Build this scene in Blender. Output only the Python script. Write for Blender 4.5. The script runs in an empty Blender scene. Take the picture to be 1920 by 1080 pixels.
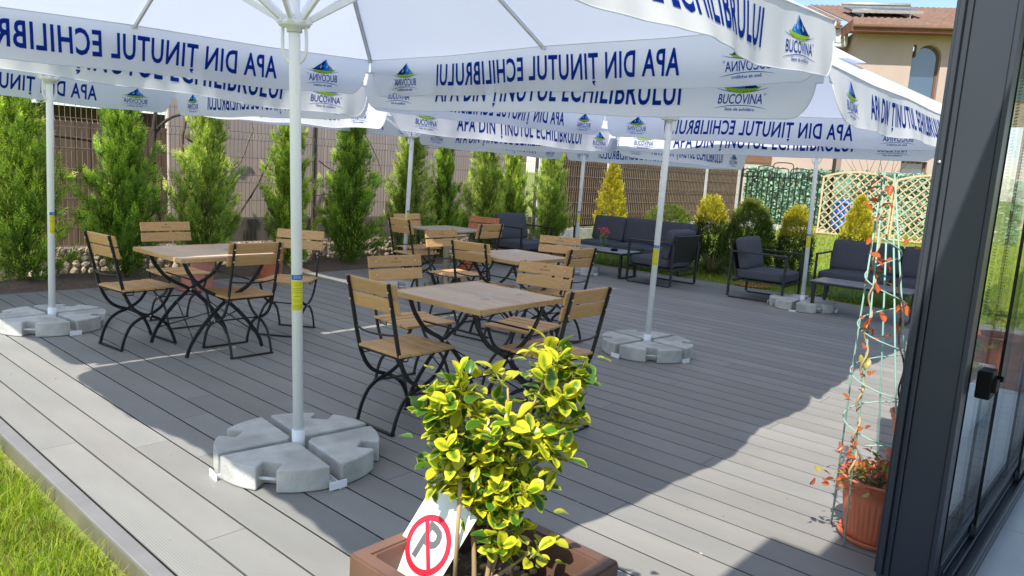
import bpy, bmesh, math, random
import numpy as np
from mathutils import Vector, Matrix
random.seed(7); RNG = np.random.default_rng(11)
S = bpy.context.scene; COL = S.collection
PI = math.pi; rad = math.radians

# ---------------------------------------------------------------- camera
cam_d = bpy.data.cameras.new('camera'); cam = bpy.data.objects.new('camera', cam_d); COL.objects.link(cam)
CAM_H, PITCH, ROLL, YAW = 1.4775, 0.156406, 0.061061, 0.846602
fw = Vector((math.sin(YAW)*math.cos(PITCH), math.cos(YAW)*math.cos(PITCH), -math.sin(PITCH)))
r0 = Vector((math.cos(YAW), -math.sin(YAW), 0)); u0 = r0.cross(fw)
rt = r0*math.cos(ROLL) + u0*math.sin(ROLL); up = -r0*math.sin(ROLL) + u0*math.cos(ROLL)
cam.matrix_world = Matrix(((rt.x, up.x, -fw.x, 0), (rt.y, up.y, -fw.y, 0), (rt.z, up.z, -fw.z, CAM_H), (0, 0, 0, 1)))
cam_d.sensor_width = 36.0; cam_d.lens = 1393.6/1920*36; cam_d.clip_start = 0.05; cam_d.clip_end = 2000
S.camera = cam
# ---------------------------------------------------------------- sky and sun
SUN = Vector((-0.775, -0.215, 1.0)).normalized()
el = math.asin(SUN.z)
w = bpy.data.worlds.new('World'); S.world = w; w.use_nodes = True
nt = w.node_tree; nt.nodes.clear()
sky = nt.nodes.new('ShaderNodeTexSky'); sky.sky_type = 'NISHITA'; sky.sun_disc = False
sky.sun_elevation = el; sky.sun_rotation = math.atan2(SUN.x, SUN.y)
sky.altitude = 100; sky.air_density = 1.0; sky.dust_density = 0.6; sky.ozone_density = 1.5
bgn = nt.nodes.new('ShaderNodeBackground'); bgn.inputs['Strength'].default_value = 0.15
wo = nt.nodes.new('ShaderNodeOutputWorld')
nt.links.new(sky.outputs[0], bgn.inputs['Color']); nt.links.new(bgn.outputs[0], wo.inputs['Surface'])
sd = bpy.data.lights.new('sun', 'SUN'); sd.energy = 5.0; sd.angle = rad(0.53); sd.color = (1.0, 0.95, 0.86)
so = bpy.data.objects.new('sun', sd); COL.objects.link(so)
so.rotation_euler = (-SUN).to_track_quat('-Z', 'Y').to_euler(); so.location = (-8, -2, 14)
S.view_settings.view_transform = 'Standard'; S.view_settings.look = 'None'
S.view_settings.exposure = 0.54; S.view_settings.gamma = 1.0; S.view_settings.use_curve_mapping = False
S.render.engine = 'CYCLES'
S.cycles.max_bounces = 12; S.cycles.diffuse_bounces = 5; S.cycles.transmission_bounces = 8; S.cycles.transparent_max_bounces = 12

# ---------------------------------------------------------------- materials
def _n(t, typ, **kw):
    n = t.nodes.new(typ)
    for k, v in kw.items(): setattr(n, k, v)
    return n
def mat(name, col, rough=0.6, metal=0.0, var=0.12, scale=8.0, bump=0.0, bscale=60.0, col2=None, c2scale=3.0,
        c2amt=0.5, transl=0.0, attr=None, objvar=0.0, spec=0.5, stretch=(1, 1, 1), coat=0.0, tcol=None, c2rng=(0.4, 0.65)):
    """Principled material whose colour is broken up by noise, optionally with a second colour in patches,
    a vertex attribute tint, a per-object value shift, bump and translucency."""
    m = bpy.data.materials.new(name); m.use_nodes = True; t = m.node_tree; L = t.links
    bs = t.nodes['Principled BSDF']; out = t.nodes['Material Output']
    tc = _n(t, 'ShaderNodeTexCoord'); mp = _n(t, 'ShaderNodeMapping'); mp.inputs['Scale'].default_value = stretch
    L.new(tc.outputs['Object'], mp.inputs['Vector'])
    nz = _n(t, 'ShaderNodeTexNoise'); nz.inputs['Scale'].default_value = scale; nz.inputs['Detail'].default_value = 6
    L.new(mp.outputs[0], nz.inputs['Vector'])
    base = _n(t, 'ShaderNodeRGB'); base.outputs[0].default_value = (*col, 1); c = base.outputs[0]
    if attr:
        a = _n(t, 'ShaderNodeAttribute', attribute_name=attr); c = a.outputs['Color']
    if col2:
        n2 = _n(t, 'ShaderNodeTexNoise'); n2.inputs['Scale'].default_value = c2scale; n2.inputs['Detail'].default_value = 8
        L.new(mp.outputs[0], n2.inputs['Vector'])
        rg = _n(t, 'ShaderNodeMapRange'); rg.inputs[1].default_value = c2rng[0]; rg.inputs[2].default_value = c2rng[1]; rg.inputs[4].default_value = c2amt
        L.new(n2.outputs['Fac'], rg.inputs[0])
        mx = _n(t, 'ShaderNodeMix', data_type='RGBA'); L.new(rg.outputs[0], mx.inputs[0]); L.new(c, mx.inputs[6]); mx.inputs[7].default_value = (*col2, 1)
        c = mx.outputs[2]
    mr = _n(t, 'ShaderNodeMapRange'); mr.inputs[1].default_value = 0.25; mr.inputs[2].default_value = 0.75
    mr.inputs[3].default_value = 1-var; mr.inputs[4].default_value = 1+var; L.new(nz.outputs['Fac'], mr.inputs[0])
    v = mr.outputs[0]
    if objvar:
        oi = _n(t, 'ShaderNodeObjectInfo'); r2 = _n(t, 'ShaderNodeMapRange'); r2.inputs[3].default_value = 1-objvar; r2.inputs[4].default_value = 1+objvar
        L.new(oi.outputs['Random'], r2.inputs[0]); mm = _n(t, 'ShaderNodeMath', operation='MULTIPLY'); L.new(v, mm.inputs[0]); L.new(r2.outputs[0], mm.inputs[1]); v = mm.outputs[0]
    mul = _n(t, 'ShaderNodeMix', data_type='RGBA', blend_type='MULTIPLY'); mul.inputs[0].default_value = 1
    L.new(c, mul.inputs[6]); cb = _n(t, 'ShaderNodeCombineColor'); [L.new(v, cb.inputs[i]) for i in range(3)]; L.new(cb.outputs[0], mul.inputs[7])
    c = mul.outputs[2]
    L.new(c, bs.inputs['Base Color']); bs.inputs['Roughness'].default_value = rough; bs.inputs['Metallic'].default_value = metal
    bs.inputs['Specular IOR Level'].default_value = spec; bs.inputs['Coat Weight'].default_value = coat
    if bump:
        nb = _n(t, 'ShaderNodeTexNoise'); nb.inputs['Scale'].default_value = bscale; nb.inputs['Detail'].default_value = 5
        L.new(mp.outputs[0], nb.inputs['Vector'])
        bp = _n(t, 'ShaderNodeBump'); bp.inputs['Strength'].default_value = bump; bp.inputs['Distance'].default_value = 0.01
        L.new(nb.outputs['Fac'], bp.inputs['Height']); L.new(bp.outputs[0], bs.inputs['Normal'])
    if transl:
        tr = _n(t, 'ShaderNodeBsdfTranslucent'); ms = _n(t, 'ShaderNodeMixShader'); ms.inputs[0].default_value = transl
        if tcol: tr.inputs['Color'].default_value = (*tcol, 1)
        else: L.new(c, tr.inputs['Color'])
        L.new(bs.outputs[0], ms.inputs[1]); L.new(tr.outputs[0], ms.inputs[2]); L.new(ms.outputs[0], out.inputs['Surface'])
    return m
def glass_mat(name, tint=(0.9, 0.94, 0.93), refl=1.0):
    m = bpy.data.materials.new(name); m.use_nodes = True; t = m.node_tree; L = t.links; out = t.nodes['Material Output']
    t.nodes.remove(t.nodes['Principled BSDF'])
    tr = _n(t, 'ShaderNodeBsdfTransparent'); tr.inputs[0].default_value = (*tint, 1)
    gl = _n(t, 'ShaderNodeBsdfGlossy'); gl.inputs['Roughness'].default_value = 0.01; gl.inputs[0].default_value = (refl, refl, refl, 1)
    lw = _n(t, 'ShaderNodeLayerWeight'); pw = _n(t, 'ShaderNodeMath', operation='POWER'); L.new(lw.outputs['Facing'], pw.inputs[0]); pw.inputs[1].default_value = 4.0
    fr = _n(t, 'ShaderNodeMath', operation='MULTIPLY_ADD'); L.new(pw.outputs[0], fr.inputs[0]); fr.inputs[1].default_value = 0.72; fr.inputs[2].default_value = 0.035
    ms = _n(t, 'ShaderNodeMixShader'); L.new(fr.outputs[0], ms.inputs[0]); L.new(tr.outputs[0], ms.inputs[1]); L.new(gl.outputs[0], ms.inputs[2])
    L.new(ms.outputs[0], out.inputs['Surface']); return m
def deck_mat():
    m = mat('composite_deck', (0.238, 0.235, 0.221), rough=0.55, var=0.10, scale=5, objvar=0.09, col2=(0.268, 0.246, 0.220), c2scale=1.6, c2amt=0.45, stretch=(1, 0.35, 1), bump=0.0, spec=0.35)
    t = m.node_tree; L = t.links; bs = t.nodes['Principled BSDF']
    tc = _n(t, 'ShaderNodeTexCoord'); wv = _n(t, 'ShaderNodeTexWave', wave_type='BANDS', bands_direction='X'); wv.inputs['Scale'].default_value = 32; wv.inputs['Distortion'].default_value = 0.15
    L.new(tc.outputs['Object'], wv.inputs['Vector']); nz = _n(t, 'ShaderNodeTexNoise'); nz.inputs['Scale'].default_value = 240; L.new(tc.outputs['Object'], nz.inputs['Vector'])
    ad = _n(t, 'ShaderNodeMath', operation='MULTIPLY_ADD'); L.new(nz.outputs['Fac'], ad.inputs[0]); ad.inputs[1].default_value = 0.6; L.new(wv.outputs['Fac'], ad.inputs[2])
    bp = _n(t, 'ShaderNodeBump'); bp.inputs['Strength'].default_value = 0.35; bp.inputs['Distance'].default_value = 0.002
    L.new(ad.outputs[0], bp.inputs['Height']); L.new(bp.outputs[0], bs.inputs['Normal']); return m
def leaf_mat(name, mid, edge, lo=0.35, hi=0.8):
    """Variegated leaf: colour runs from the blade centre to the margin along the mesh attribute 'rim'."""
    m = bpy.data.materials.new(name); m.use_nodes = True; t = m.node_tree; L = t.links; bs = t.nodes['Principled BSDF']; out = t.nodes['Material Output']
    a = _n(t, 'ShaderNodeAttribute', attribute_name='rim'); tc = _n(t, 'ShaderNodeTexCoord'); nz = _n(t, 'ShaderNodeTexNoise'); nz.inputs['Scale'].default_value = 45; nz.inputs['Detail'].default_value = 3
    oi = _n(t, 'ShaderNodeObjectInfo'); L.new(tc.outputs['Object'], nz.inputs['Vector'])
    s1 = _n(t, 'ShaderNodeMath', operation='MULTIPLY_ADD'); L.new(nz.outputs['Fac'], s1.inputs[0]); s1.inputs[1].default_value = 0.7; L.new(a.outputs['Fac'], s1.inputs[2])
    s2 = _n(t, 'ShaderNodeMath', operation='MULTIPLY_ADD'); L.new(oi.outputs['Random'], s2.inputs[0]); s2.inputs[1].default_value = 0.55; L.new(s1.outputs[0], s2.inputs[2])
    mr = _n(t, 'ShaderNodeMapRange', interpolation_type='SMOOTHSTEP'); mr.inputs[1].default_value = lo+0.6; mr.inputs[2].default_value = hi+0.6; L.new(s2.outputs[0], mr.inputs[0])
    mx = _n(t, 'ShaderNodeMix', data_type='RGBA'); L.new(mr.outputs[0], mx.inputs[0]); mx.inputs[6].default_value = (*mid, 1); mx.inputs[7].default_value = (*edge, 1)
    L.new(mx.outputs[2], bs.inputs['Base Color']); bs.inputs['Roughness'].default_value = 0.32
    tr = _n(t, 'ShaderNodeBsdfTranslucent'); L.new(mx.outputs[2], tr.inputs[0]); ms = _n(t, 'ShaderNodeMixShader'); ms.inputs[0].default_value = 0.35
    L.new(bs.outputs[0], ms.inputs[1]); L.new(tr.outputs[0], ms.inputs[2]); L.new(ms.outputs[0], out.inputs['Surface']); return m
def trellis_wood(): return mat('trellis_wood', (0.55, 0.41, 0.235), rough=0.7, var=0.15, scale=14, objvar=0.1)
M = {}
M['deck'] = deck_mat()
M['deck_trim'] = mat('deck_trim', (0.20, 0.195, 0.195), rough=0.5, var=0.10, scale=6)
M['fascia'] = mat('fascia', (0.165, 0.155, 0.095), rough=0.8, var=0.18, scale=7, col2=(0.10, 0.105, 0.065), c2amt=0.6)
M['under'] = mat('underlay', (0.008, 0.008, 0.008), rough=0.9)
M['lawn'] = mat('lawn_soil', (0.19, 0.25, 0.035), rough=0.95, var=0.35, scale=18, bump=0.6, bscale=80, col2=(0.26, 0.22, 0.07), c2scale=2.5, c2amt=0.5)
M['blade'] = mat('grass_blade', (0.1, 0.2, 0.02), rough=0.5, var=0.1, attr='tint', transl=0.45, spec=0.3)
M['soil'] = mat('soil', (0.13, 0.092, 0.065), rough=0.95, var=0.4, scale=30, bump=1.0, bscale=60)
M['concrete'] = mat('cast_concrete', (0.53, 0.53, 0.50), rough=0.85, var=0.15, scale=11, bump=0.5, bscale=90, col2=(0.37, 0.37, 0.345), c2scale=4, c2amt=0.8, objvar=0.06)
M['white_steel'] = mat('white_painted_steel', (0.84, 0.86, 0.88), rough=0.35, var=0.03)
M['grey_steel'] = mat('galvanised_tube', (0.62, 0.63, 0.64), rough=0.4, var=0.05)
M['black_steel'] = mat('black_painted_steel', (0.012, 0.013, 0.014), rough=0.38, var=0.2, scale=20)
M['bolt'] = mat('bolt', (0.7, 0.7, 0.7), rough=0.3, metal=0.9)
M['cloth'] = mat('parasol_cloth', (0.84, 0.85, 0.87), rough=0.8, var=0.03, scale=2.2, bump=0.6, bscale=2.6, stretch=(1, 1, .6), transl=0.42, spec=0.15, tcol=(0.74, 0.80, 0.96))
M['navy'] = mat('print_navy', (0.010, 0.040, 0.20), rough=0.7, var=0.03, transl=0.6, tcol=(0.015, 0.13, 0.62), spec=0.1)
M['pblue'] = mat('print_blue', (0.015, 0.24, 0.66), rough=0.7, var=0.05, transl=0.5, tcol=(0.05, 0.42, 0.90), spec=0.1)
M['pdark'] = mat('print_deep_blue', (0.005, 0.06, 0.28), rough=0.7, var=0.05, transl=0.5, tcol=(0.02, 0.12, 0.45), spec=0.1)
M['psky'] = mat('print_pale_blue', (0.52, 0.70, 0.88), rough=0.7, var=0.05, transl=0.5, spec=0.1)
M['plime'] = mat('print_lime', (0.45, 0.68, 0.06), rough=0.7, var=0.05, transl=0.5, spec=0.1)
def wood(name, c, c2): return mat(name, c, rough=0.5, var=0.14, scale=10, stretch=(6, 1, 6), col2=c2, c2scale=7, c2amt=0.6, objvar=0.12, bump=0.1, bscale=40)
M['wood'] = wood('varnished_slat', (0.57, 0.33, 0.135), (0.46, 0.24, 0.085))
M['wood_red'] = wood('red_brown_slat', (0.46, 0.15, 0.05), (0.36, 0.10, 0.03))
M['burn'] = mat('burnt_mark', (0.16, 0.07, 0.025), rough=0.7)
M['top_wood'] = wood('table_plank', (0.56, 0.41, 0.29), (0.47, 0.33, 0.22))
M['top_edge'] = wood('table_edge', (0.55, 0.34, 0.15), (0.45, 0.26, 0.10))
M['taupe'] = mat('taupe_plastic', (0.36, 0.31, 0.22), rough=0.5, var=0.05)
M['cushion'] = mat('charcoal_cushion', (0.083, 0.088, 0.106), rough=0.92, var=0.18, scale=90, bump=0.25, bscale=350, spec=0.15)
M['anthracite'] = mat('anthracite_frame', (0.022, 0.024, 0.028), rough=0.42, var=0.1)
M['pale_top'] = mat('pale_glass_top', (0.30, 0.33, 0.34), rough=0.25, var=0.06)
M['column'] = mat('anthracite_aluminium', (0.030, 0.037, 0.050), rough=0.42, var=0.06, scale=3, spec=0.5)
M['black'] = mat('black_plastic', (0.006, 0.006, 0.006), rough=0.5, spec=0.12)
M['tile'] = mat('floor_tile', (0.60, 0.59, 0.58), rough=0.35, var=0.07, scale=4, objvar=0.04)
M['white_wall'] = mat('white_plaster', (0.75, 0.74, 0.72), rough=0.8, var=0.05)
M['terra'] = mat('terracotta_plastic', (0.50, 0.135, 0.065), rough=0.55, var=0.08, scale=12, col2=(0.55, 0.22, 0.13), c2amt=0.35)
M['pink_terra'] = mat('faded_terracotta', (0.52, 0.20, 0.15), rough=0.7, var=0.1, scale=12)
M['brown_plastic'] = mat('brown_planter', (0.125, 0.068, 0.050), rough=0.5, var=0.10, scale=9, col2=(0.27, 0.14, 0.09), c2scale=4, c2amt=0.45)
M['bark'] = mat('bark', (0.16, 0.115, 0.075), rough=0.9, var=0.35, scale=25, bump=0.8, bscale=50, stretch=(1, 1, 0.3))
M['darkbark'] = mat('dark_bark', (0.055, 0.038, 0.028), rough=0.9, var=0.35, scale=25, bump=0.8, bscale=50)
M['stem'] = mat('green_stem', (0.20, 0.22, 0.05), rough=0.6, var=0.2)
M['canestem'] = mat('woody_stem', (0.42, 0.30, 0.15), rough=0.7, var=0.2)
M['thuja'] = mat('thuja_spray', (0.1, 0.15, 0.03), rough=0.55, var=0.08, attr='tint', transl=0.38, spec=0.3)
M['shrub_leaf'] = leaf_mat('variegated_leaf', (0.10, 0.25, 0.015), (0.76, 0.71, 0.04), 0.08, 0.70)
M['shrub_green'] = leaf_mat('green_leaf', (0.06, 0.17, 0.02), (0.22, 0.36, 0.04), 0.5, 1.1)
M['orange_leaf'] = leaf_mat('orange_leaf', (0.50, 0.13, 0.04), (0.34, 0.06, 0.025))
M['ygreen_leaf'] = leaf_mat('yellow_green_leaf', (0.40, 0.36, 0.07), (0.30, 0.14, 0.04))
M['teal'] = mat('pale_teal_wire', (0.24, 0.42, 0.36), rough=0.45, var=0.1)
M['sign_white'] = mat('sign_white', (0.80, 0.80, 0.78), rough=0.4, var=0.02)
M['sign_red'] = mat('sign_red', (0.66, 0.015, 0.035), rough=0.4, var=0.03)
M['sign_grey'] = mat('sign_grey', (0.11, 0.11, 0.115), rough=0.4, var=0.03)
M['sticker_y'] = mat('sticker_yellow', (0.68, 0.62, 0.02), rough=0.5, var=0.08, scale=30)
M['sticker_b'] = mat('sticker_blue', (0.015, 0.10, 0.42), rough=0.5)
M['sticker_line'] = mat('sticker_line', (0.30, 0.29, 0.03), rough=0.5)
M['wall_panel'] = mat('neighbour_panel', (0.50, 0.40, 0.35), rough=0.85, var=0.10, scale=2.2, col2=(0.42, 0.34, 0.29), c2scale=1.2, c2amt=0.5, objvar=0.05)
M['dark_plinth'] = mat('dark_plinth', (0.15, 0.125, 0.11), rough=0.9, var=0.25, scale=6, bump=0.4)
M['stone'] = mat('rubble_stone', (0.40, 0.33, 0.25), rough=0.9, var=0.22, scale=10, objvar=0.3, bump=0.5, attr='tint')
M['mortar'] = mat('mortar', (0.30, 0.245, 0.185), rough=0.95, var=0.2)
M['wire_dark'] = mat('mesh_wire_dark', (0.10, 0.085, 0.075), rough=0.5)
M['wire_pale'] = mat('mesh_wire_pale', (0.40, 0.31, 0.22), rough=0.45)
M['reed'] = mat('brown_screen_strip', (0.088, 0.054, 0.037), rough=0.85, var=0.25, scale=6, objvar=0.18, stretch=(3, 3, 0.6))
M['iron'] = mat('dark_green_iron', (0.012, 0.022, 0.016), rough=0.5)
M['ivy'] = mat('artificial_ivy', (0.1, 0.2, 0.1), rough=0.6, var=0.1, attr='tint', transl=0.3)
M['ivyback'] = mat('screen_cloth', (0.16, 0.30, 0.21), rough=0.9, var=0.3, scale=2, col2=(0.62, 0.70, 0.62), c2scale=0.8, c2amt=0.8, c2rng=(0.52, 0.6))
M['trellis'] = trellis_wood()
M['barrel'] = mat('blue_drum', (0.01, 0.14, 0.55), rough=0.4, var=0.06)
M['render'] = mat('beige_render', (0.43, 0.33, 0.285), rough=0.9, var=0.06, scale=1.5, bump=0.2, bscale=30)
M['roof'] = mat('roof_tile', (0.175, 0.103, 0.075), rough=0.8, var=0.25, scale=3, col2=(0.15, 0.085, 0.06), c2scale=2, c2amt=0.5)
M['eave_wood'] = mat('eave_wood', (0.20, 0.08, 0.045), rough=0.7, var=0.25, scale=6, objvar=0.1)
M['win_frame'] = mat('window_frame_brown', (0.16, 0.075, 0.04), rough=0.6)
M['win_glass'] = mat('window_glass', (0.05, 0.08, 0.13), rough=0.05, var=0.02, spec=1.0, coat=1.0)
M['reveal'] = mat('window_reveal', (0.30, 0.23, 0.19), rough=0.9)
M['ac'] = mat('ac_white', (0.7, 0.68, 0.62), rough=0.5)
M['solar'] = mat('solar_glass', (0.03, 0.05, 0.10), rough=0.15, var=0.1)
M['alu'] = mat('aluminium', (0.6, 0.6, 0.6), rough=0.35, metal=0.6)
M['brick'] = mat('red_brick_wall', (0.42, 0.17, 0.12), rough=0.9, var=0.2, scale=9)
M['fibre'] = mat('fibre_cement_roof', (0.33, 0.30, 0.27), rough=0.9, var=0.2, scale=4)
M['board'] = mat('brown_board', (0.15, 0.10, 0.07), rough=0.85, var=0.25, scale=5, objvar=0.15, stretch=(4, 1, .5))
M['pink'] = mat('pink_petal', (0.72, 0.05, 0.12), rough=0.5, transl=0.3)
M['mauve'] = mat('mauve_petal', (0.55, 0.10, 0.32), rough=0.5, transl=0.3)
M['fgreen'] = mat('flower_stem', (0.10, 0.24, 0.06), rough=0.5, transl=0.2)
M['glass'] = glass_mat('thin_glass', (0.97, 0.98, 0.98))
M['pane'] = glass_mat('window_pane', (0.95, 0.975, 0.97), 0.95)
M['bead'] = mat('bead_chain', (0.10, 0.10, 0.10), rough=0.35, metal=0.3)

# ---------------------------------------------------------------- mesh helpers
class MB:
    def __init__(s): s.v = []; s.f = []; s.sm = []; s.mi = []
    def add(s, vs, fs, smooth=False, mi=0):
        o = len(s.v); s.v += [tuple(p) for p in vs]
        for f in fs: s.f.append(tuple(i+o for i in f)); s.sm.append(smooth); s.mi.append(mi)
        return s
    def box(s, c, d, R=None, mi=0):
        c = Vector(c); vs = []
        for z in (-.5, .5):
            for x, y in ((-.5, -.5), (.5, -.5), (.5, .5), (-.5, .5)):
                p = Vector((x*d[0], y*d[1], z*d[2])); vs.append(c + (R @ p if R else p))
        return s.add(vs, [(3, 2, 1, 0), (4, 5, 6, 7), (0, 1, 5, 4), (1, 2, 6, 5), (2, 3, 7, 6), (3, 0, 4, 7)], mi=mi)
    def tube(s, pts, r, n=8, smooth=True, cap=True, closed=False, mi=0, sx=1.0, sy=1.0, ref=None):
        P = [Vector(p) for p in pts]; N = len(P); rs = r if isinstance(r, (list, tuple)) else [r]*N
        vs = []; a = None
        for i, p in enumerate(P):
            if closed: d = P[(i+1) % N] - P[i-1]
            else: d = P[min(i+1, N-1)] - P[max(i-1, 0)]
            d.normalize()
            if a is None:
                a = Vector(ref) if ref else (Vector((0, 0, 1)) if abs(d.z) < 0.9 else Vector((1, 0, 0)))
            a = a - d*a.dot(d); a.normalize(); b = d.cross(a)
            for k in range(n):
                t = 2*PI*(k+.5)/n; vs.append(p + (a*math.cos(t)*sx + b*math.sin(t)*sy)*rs[i])
        fs = []; last = N if closed else N-1
        for i in range(last):
            j = (i+1) % N
            for k in range(n): fs.append((i*n+k, i*n+(k+1) % n, j*n+(k+1) % n, j*n+k))
        if cap and not closed: fs.append(tuple(reversed(range(n)))); fs.append(tuple((N-1)*n+k for k in range(n)))
        return s.add(vs, fs, smooth and n > 4, mi)
    def bar(s, pts, wa, wb, ref, mi=0):      # rectangular bar: wa across ref direction, wb across the other
        q = math.sqrt(2)
        return s.tube(pts, 0.5*q, 4, False, True, False, mi, wa, wb, ref)
    def lathe(s, prof, n=24, c=(0, 0, 0), smooth=True, mi=0):
        vs = []; m = len(prof)
        for r, z in prof:
            for k in range(n): t = 2*PI*k/n; vs.append((c[0]+r*math.cos(t), c[1]+r*math.sin(t), c[2]+z))
        fs = [(i*n+k, i*n+(k+1) % n, (i+1)*n+(k+1) % n, (i+1)*n+k) for i in range(m-1) for k in range(n)]
        return s.add(vs, fs, smooth, mi)
    def prism(s, poly, z0, z1, mi=0, axis='z'):
        n = len(poly); T = {'z': lambda a, b, c: (a, b, c), 'y': lambda a, b, c: (a, c, b), 'x': lambda a, b, c: (c, a, b)}[axis]
        vs = [T(a, b, z0) for a, b in poly]+[T(a, b, z1) for a, b in poly]
        fs = [tuple(reversed(range(n))), tuple(range(n, 2*n))]+[(i, (i+1) % n, n+(i+1) % n, n+i) for i in range(n)]
        return s.add(vs, fs, mi=mi)
    def mesh(s, name, mats, bevel=0.0, seg=2):
        me = bpy.data.meshes.new(name); me.from_pydata(s.v, [], s.f)
        for p, a, b in zip(me.polygons, s.sm, s.mi): p.use_smooth = a; p.material_index = b
        for m in (mats if isinstance(mats, (list, tuple)) else [mats]): me.materials.append(m)
        b = bmesh.new(); b.from_mesh(me); bmesh.ops.recalc_face_normals(b, faces=b.faces)
        if bevel:
            ed = [e for e in b.edges if len(e.link_faces) == 2 and e.calc_face_angle(0) > 0.6]
            bmesh.ops.bevel(b, geom=ed, offset=bevel, segments=seg, affect='EDGES', profile=0.5)
        b.to_mesh(me); b.free(); return me
def link(name, data, parent=None, loc=None, rot=None, kind=None, label=None, cat=None, group=None):
    o = bpy.data.objects.new(name, data); COL.objects.link(o)
    if parent is not None: o.parent = parent
    if loc is not None: o.location = loc
    if rot is not None: o.rotation_euler = rot if isinstance(rot, (tuple, list)) else (0, 0, rot)
    for k, v in (('kind', kind), ('label', label), ('category', cat), ('group', group)):
        if v: o[k] = v
    return o
def thing(name, label, cat, loc=(0, 0, 0), rot=None, group=None): return link(name, None, None, loc, rot, None, label, cat, group)
def copy_thing(src, loc, rot, label, group=None):
    r = src.copy(); COL.objects.link(r); r.location = loc; r.rotation_euler = rot if isinstance(rot, (tuple, list)) else (0, 0, rot)
    r['label'] = label
    if group: r['group'] = group
    for ch in KIDS.get(src.name, []) or list(src.children):
        c = ch.copy(); COL.objects.link(c); c.parent = r
        for g in list(ch.children):
            d = g.copy(); COL.objects.link(d); d.parent = c
    return r
KIDS = {}
def arr_mesh(name, V, F, mats, tint=None, smooth=False):
    """V (n,3), F (m,k) arrays; tint (m,3) is a colour per face."""
    me = bpy.data.meshes.new(name); n, k = F.shape
    me.vertices.add(len(V)); me.vertices.foreach_set('co', np.ascontiguousarray(V, dtype=np.float32).ravel())
    me.loops.add(n*k); me.loops.foreach_set('vertex_index', F.astype(np.int32).ravel())
    me.polygons.add(n); me.polygons.foreach_set('loop_start', np.arange(0, n*k, k, dtype=np.int32))
    me.update(calc_edges=True); me.validate()
    if tint is not None:
        a = me.attributes.new('tint', 'FLOAT_COLOR', 'FACE'); c = np.ones((n, 4), np.float32); c[:, :3] = tint; a.data.foreach_set('color', c.ravel())
    if smooth: me.polygons.foreach_set('use_smooth', np.ones(n, bool))
    for m in (mats if isinstance(mats, (list, tuple)) else [mats]): me.materials.append(m)
    return me
def smooth_path(pts, n=4):
    P = [Vector(p) for p in pts]; out = []
    for i in range(len(P)-1):
        p0 = P[max(i-1, 0)]; p1 = P[i]; p2 = P[i+1]; p3 = P[min(i+2, len(P)-1)]
        for k in range(n):
            t = k/n; out.append(0.5*((2*p1)+(p2-p0)*t+(2*p0-5*p1+4*p2-p3)*t*t+(-p0+3*p1-3*p2+p3)*t*t*t))
    out.append(P[-1]); return out

# ================================================================= SETTING
def ground_z(x):
    x = np.asarray(x, float); return np.where(x < 10.3, -0.095, np.clip(-0.05+0.037*(x-10.3), -0.05, 0.55))
xs = np.concatenate([np.linspace(-400, -3, 8), np.linspace(-2, 10.29, 14), np.linspace(10.31, 28, 20), np.linspace(40, 900, 6)])
ys = np.concatenate([np.linspace(-400, -4, 6), np.linspace(-2, 14, 18), np.linspace(20, 900, 8)])
XX, YY = np.meshgrid(xs, ys, indexing='ij'); ZZ = ground_z(XX)
V = np.stack([XX, YY, ZZ], -1).reshape(-1, 3); ny = len(ys)
F = np.array([(i*ny+j, (i+1)*ny+j, (i+1)*ny+j+1, i*ny+j+1) for i in range(len(xs)-1) for j in range(ny-1)])
link('lawn', arr_mesh('lawn', V, F, M['lawn']), kind='structure')
def blades(n, x0, x1, y0, y1, hmin, hmax, wd, keep=None, patchy=True):
    x = RNG.uniform(x0, x1, n); y = RNG.uniform(y0, y1, n)
    if keep is not None: k = keep(x, y); x = x[k]; y = y[k]
    n = len(x); z = ground_z(x); cl = np.sin(x*9+np.sin(y*7))*np.cos(y*8+x*3)
    h = RNG.uniform(hmin, hmax, n)*(1+0.35*cl); a = RNG.uniform(0, 2*PI, n); lean = RNG.uniform(0.1, 0.9, n)*h
    la = RNG.uniform(0, 2*PI, n); dx = np.cos(a)*wd/2; dy = np.sin(a)*wd/2
    tx = x+np.cos(la)*lean; ty = y+np.sin(la)*lean; mx = x+np.cos(la)*lean*.3; my = y+np.sin(la)*lean*.3
    V = np.stack([np.stack([x-dx, y-dy, z], 1), np.stack([x+dx, y+dy, z], 1), np.stack([mx+dx*.8, my+dy*.8, z+h*.6], 1), np.stack([tx, ty, z+h*.95], 1), np.stack([mx-dx*.8, my-dy*.8, z+h*.6], 1)], 1).reshape(-1, 3)
    b = np.arange(n)*5; F = np.concatenate([np.stack([b, b+1, b+2], 1), np.stack([b, b+2, b+4], 1), np.stack([b+4, b+2, b+3], 1)])
    t = RNG.random(n)[:, None]; mixv = np.clip(0.5+0.5*cl, 0, 1)[:, None]
    c = np.array([0.17, 0.31, 0.020])*(1-t)+np.array([0.42, 0.50, 0.035])*t
    c = c*(0.75+0.4*mixv); dry = RNG.random(n) < 0.13; c[dry] = np.array([0.40, 0.33, 0.11])*(0.6+0.5*RNG.random((dry.sum(), 1)))
    blue = (np.sin(x*5.1+2)*np.sin(y*4.3)) > 0.55; c[blue] = c[blue]*np.array([0.6, 0.85, 1.6])+np.array([0.02, 0.03, 0.03])
    return V, F, np.concatenate([c]*3)
V, F, c = blades(42000, -0.15, 1.0, 1.0, 5.6, 0.04, 0.095, 0.0042, lambda x, y: (x < 0.965))
link('lawn_grass', arr_mesh('lawn_grass', V, F, M['blade'], c), kind='stuff', label='bright green rough grass beside the deck edge', cat='grass')
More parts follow.
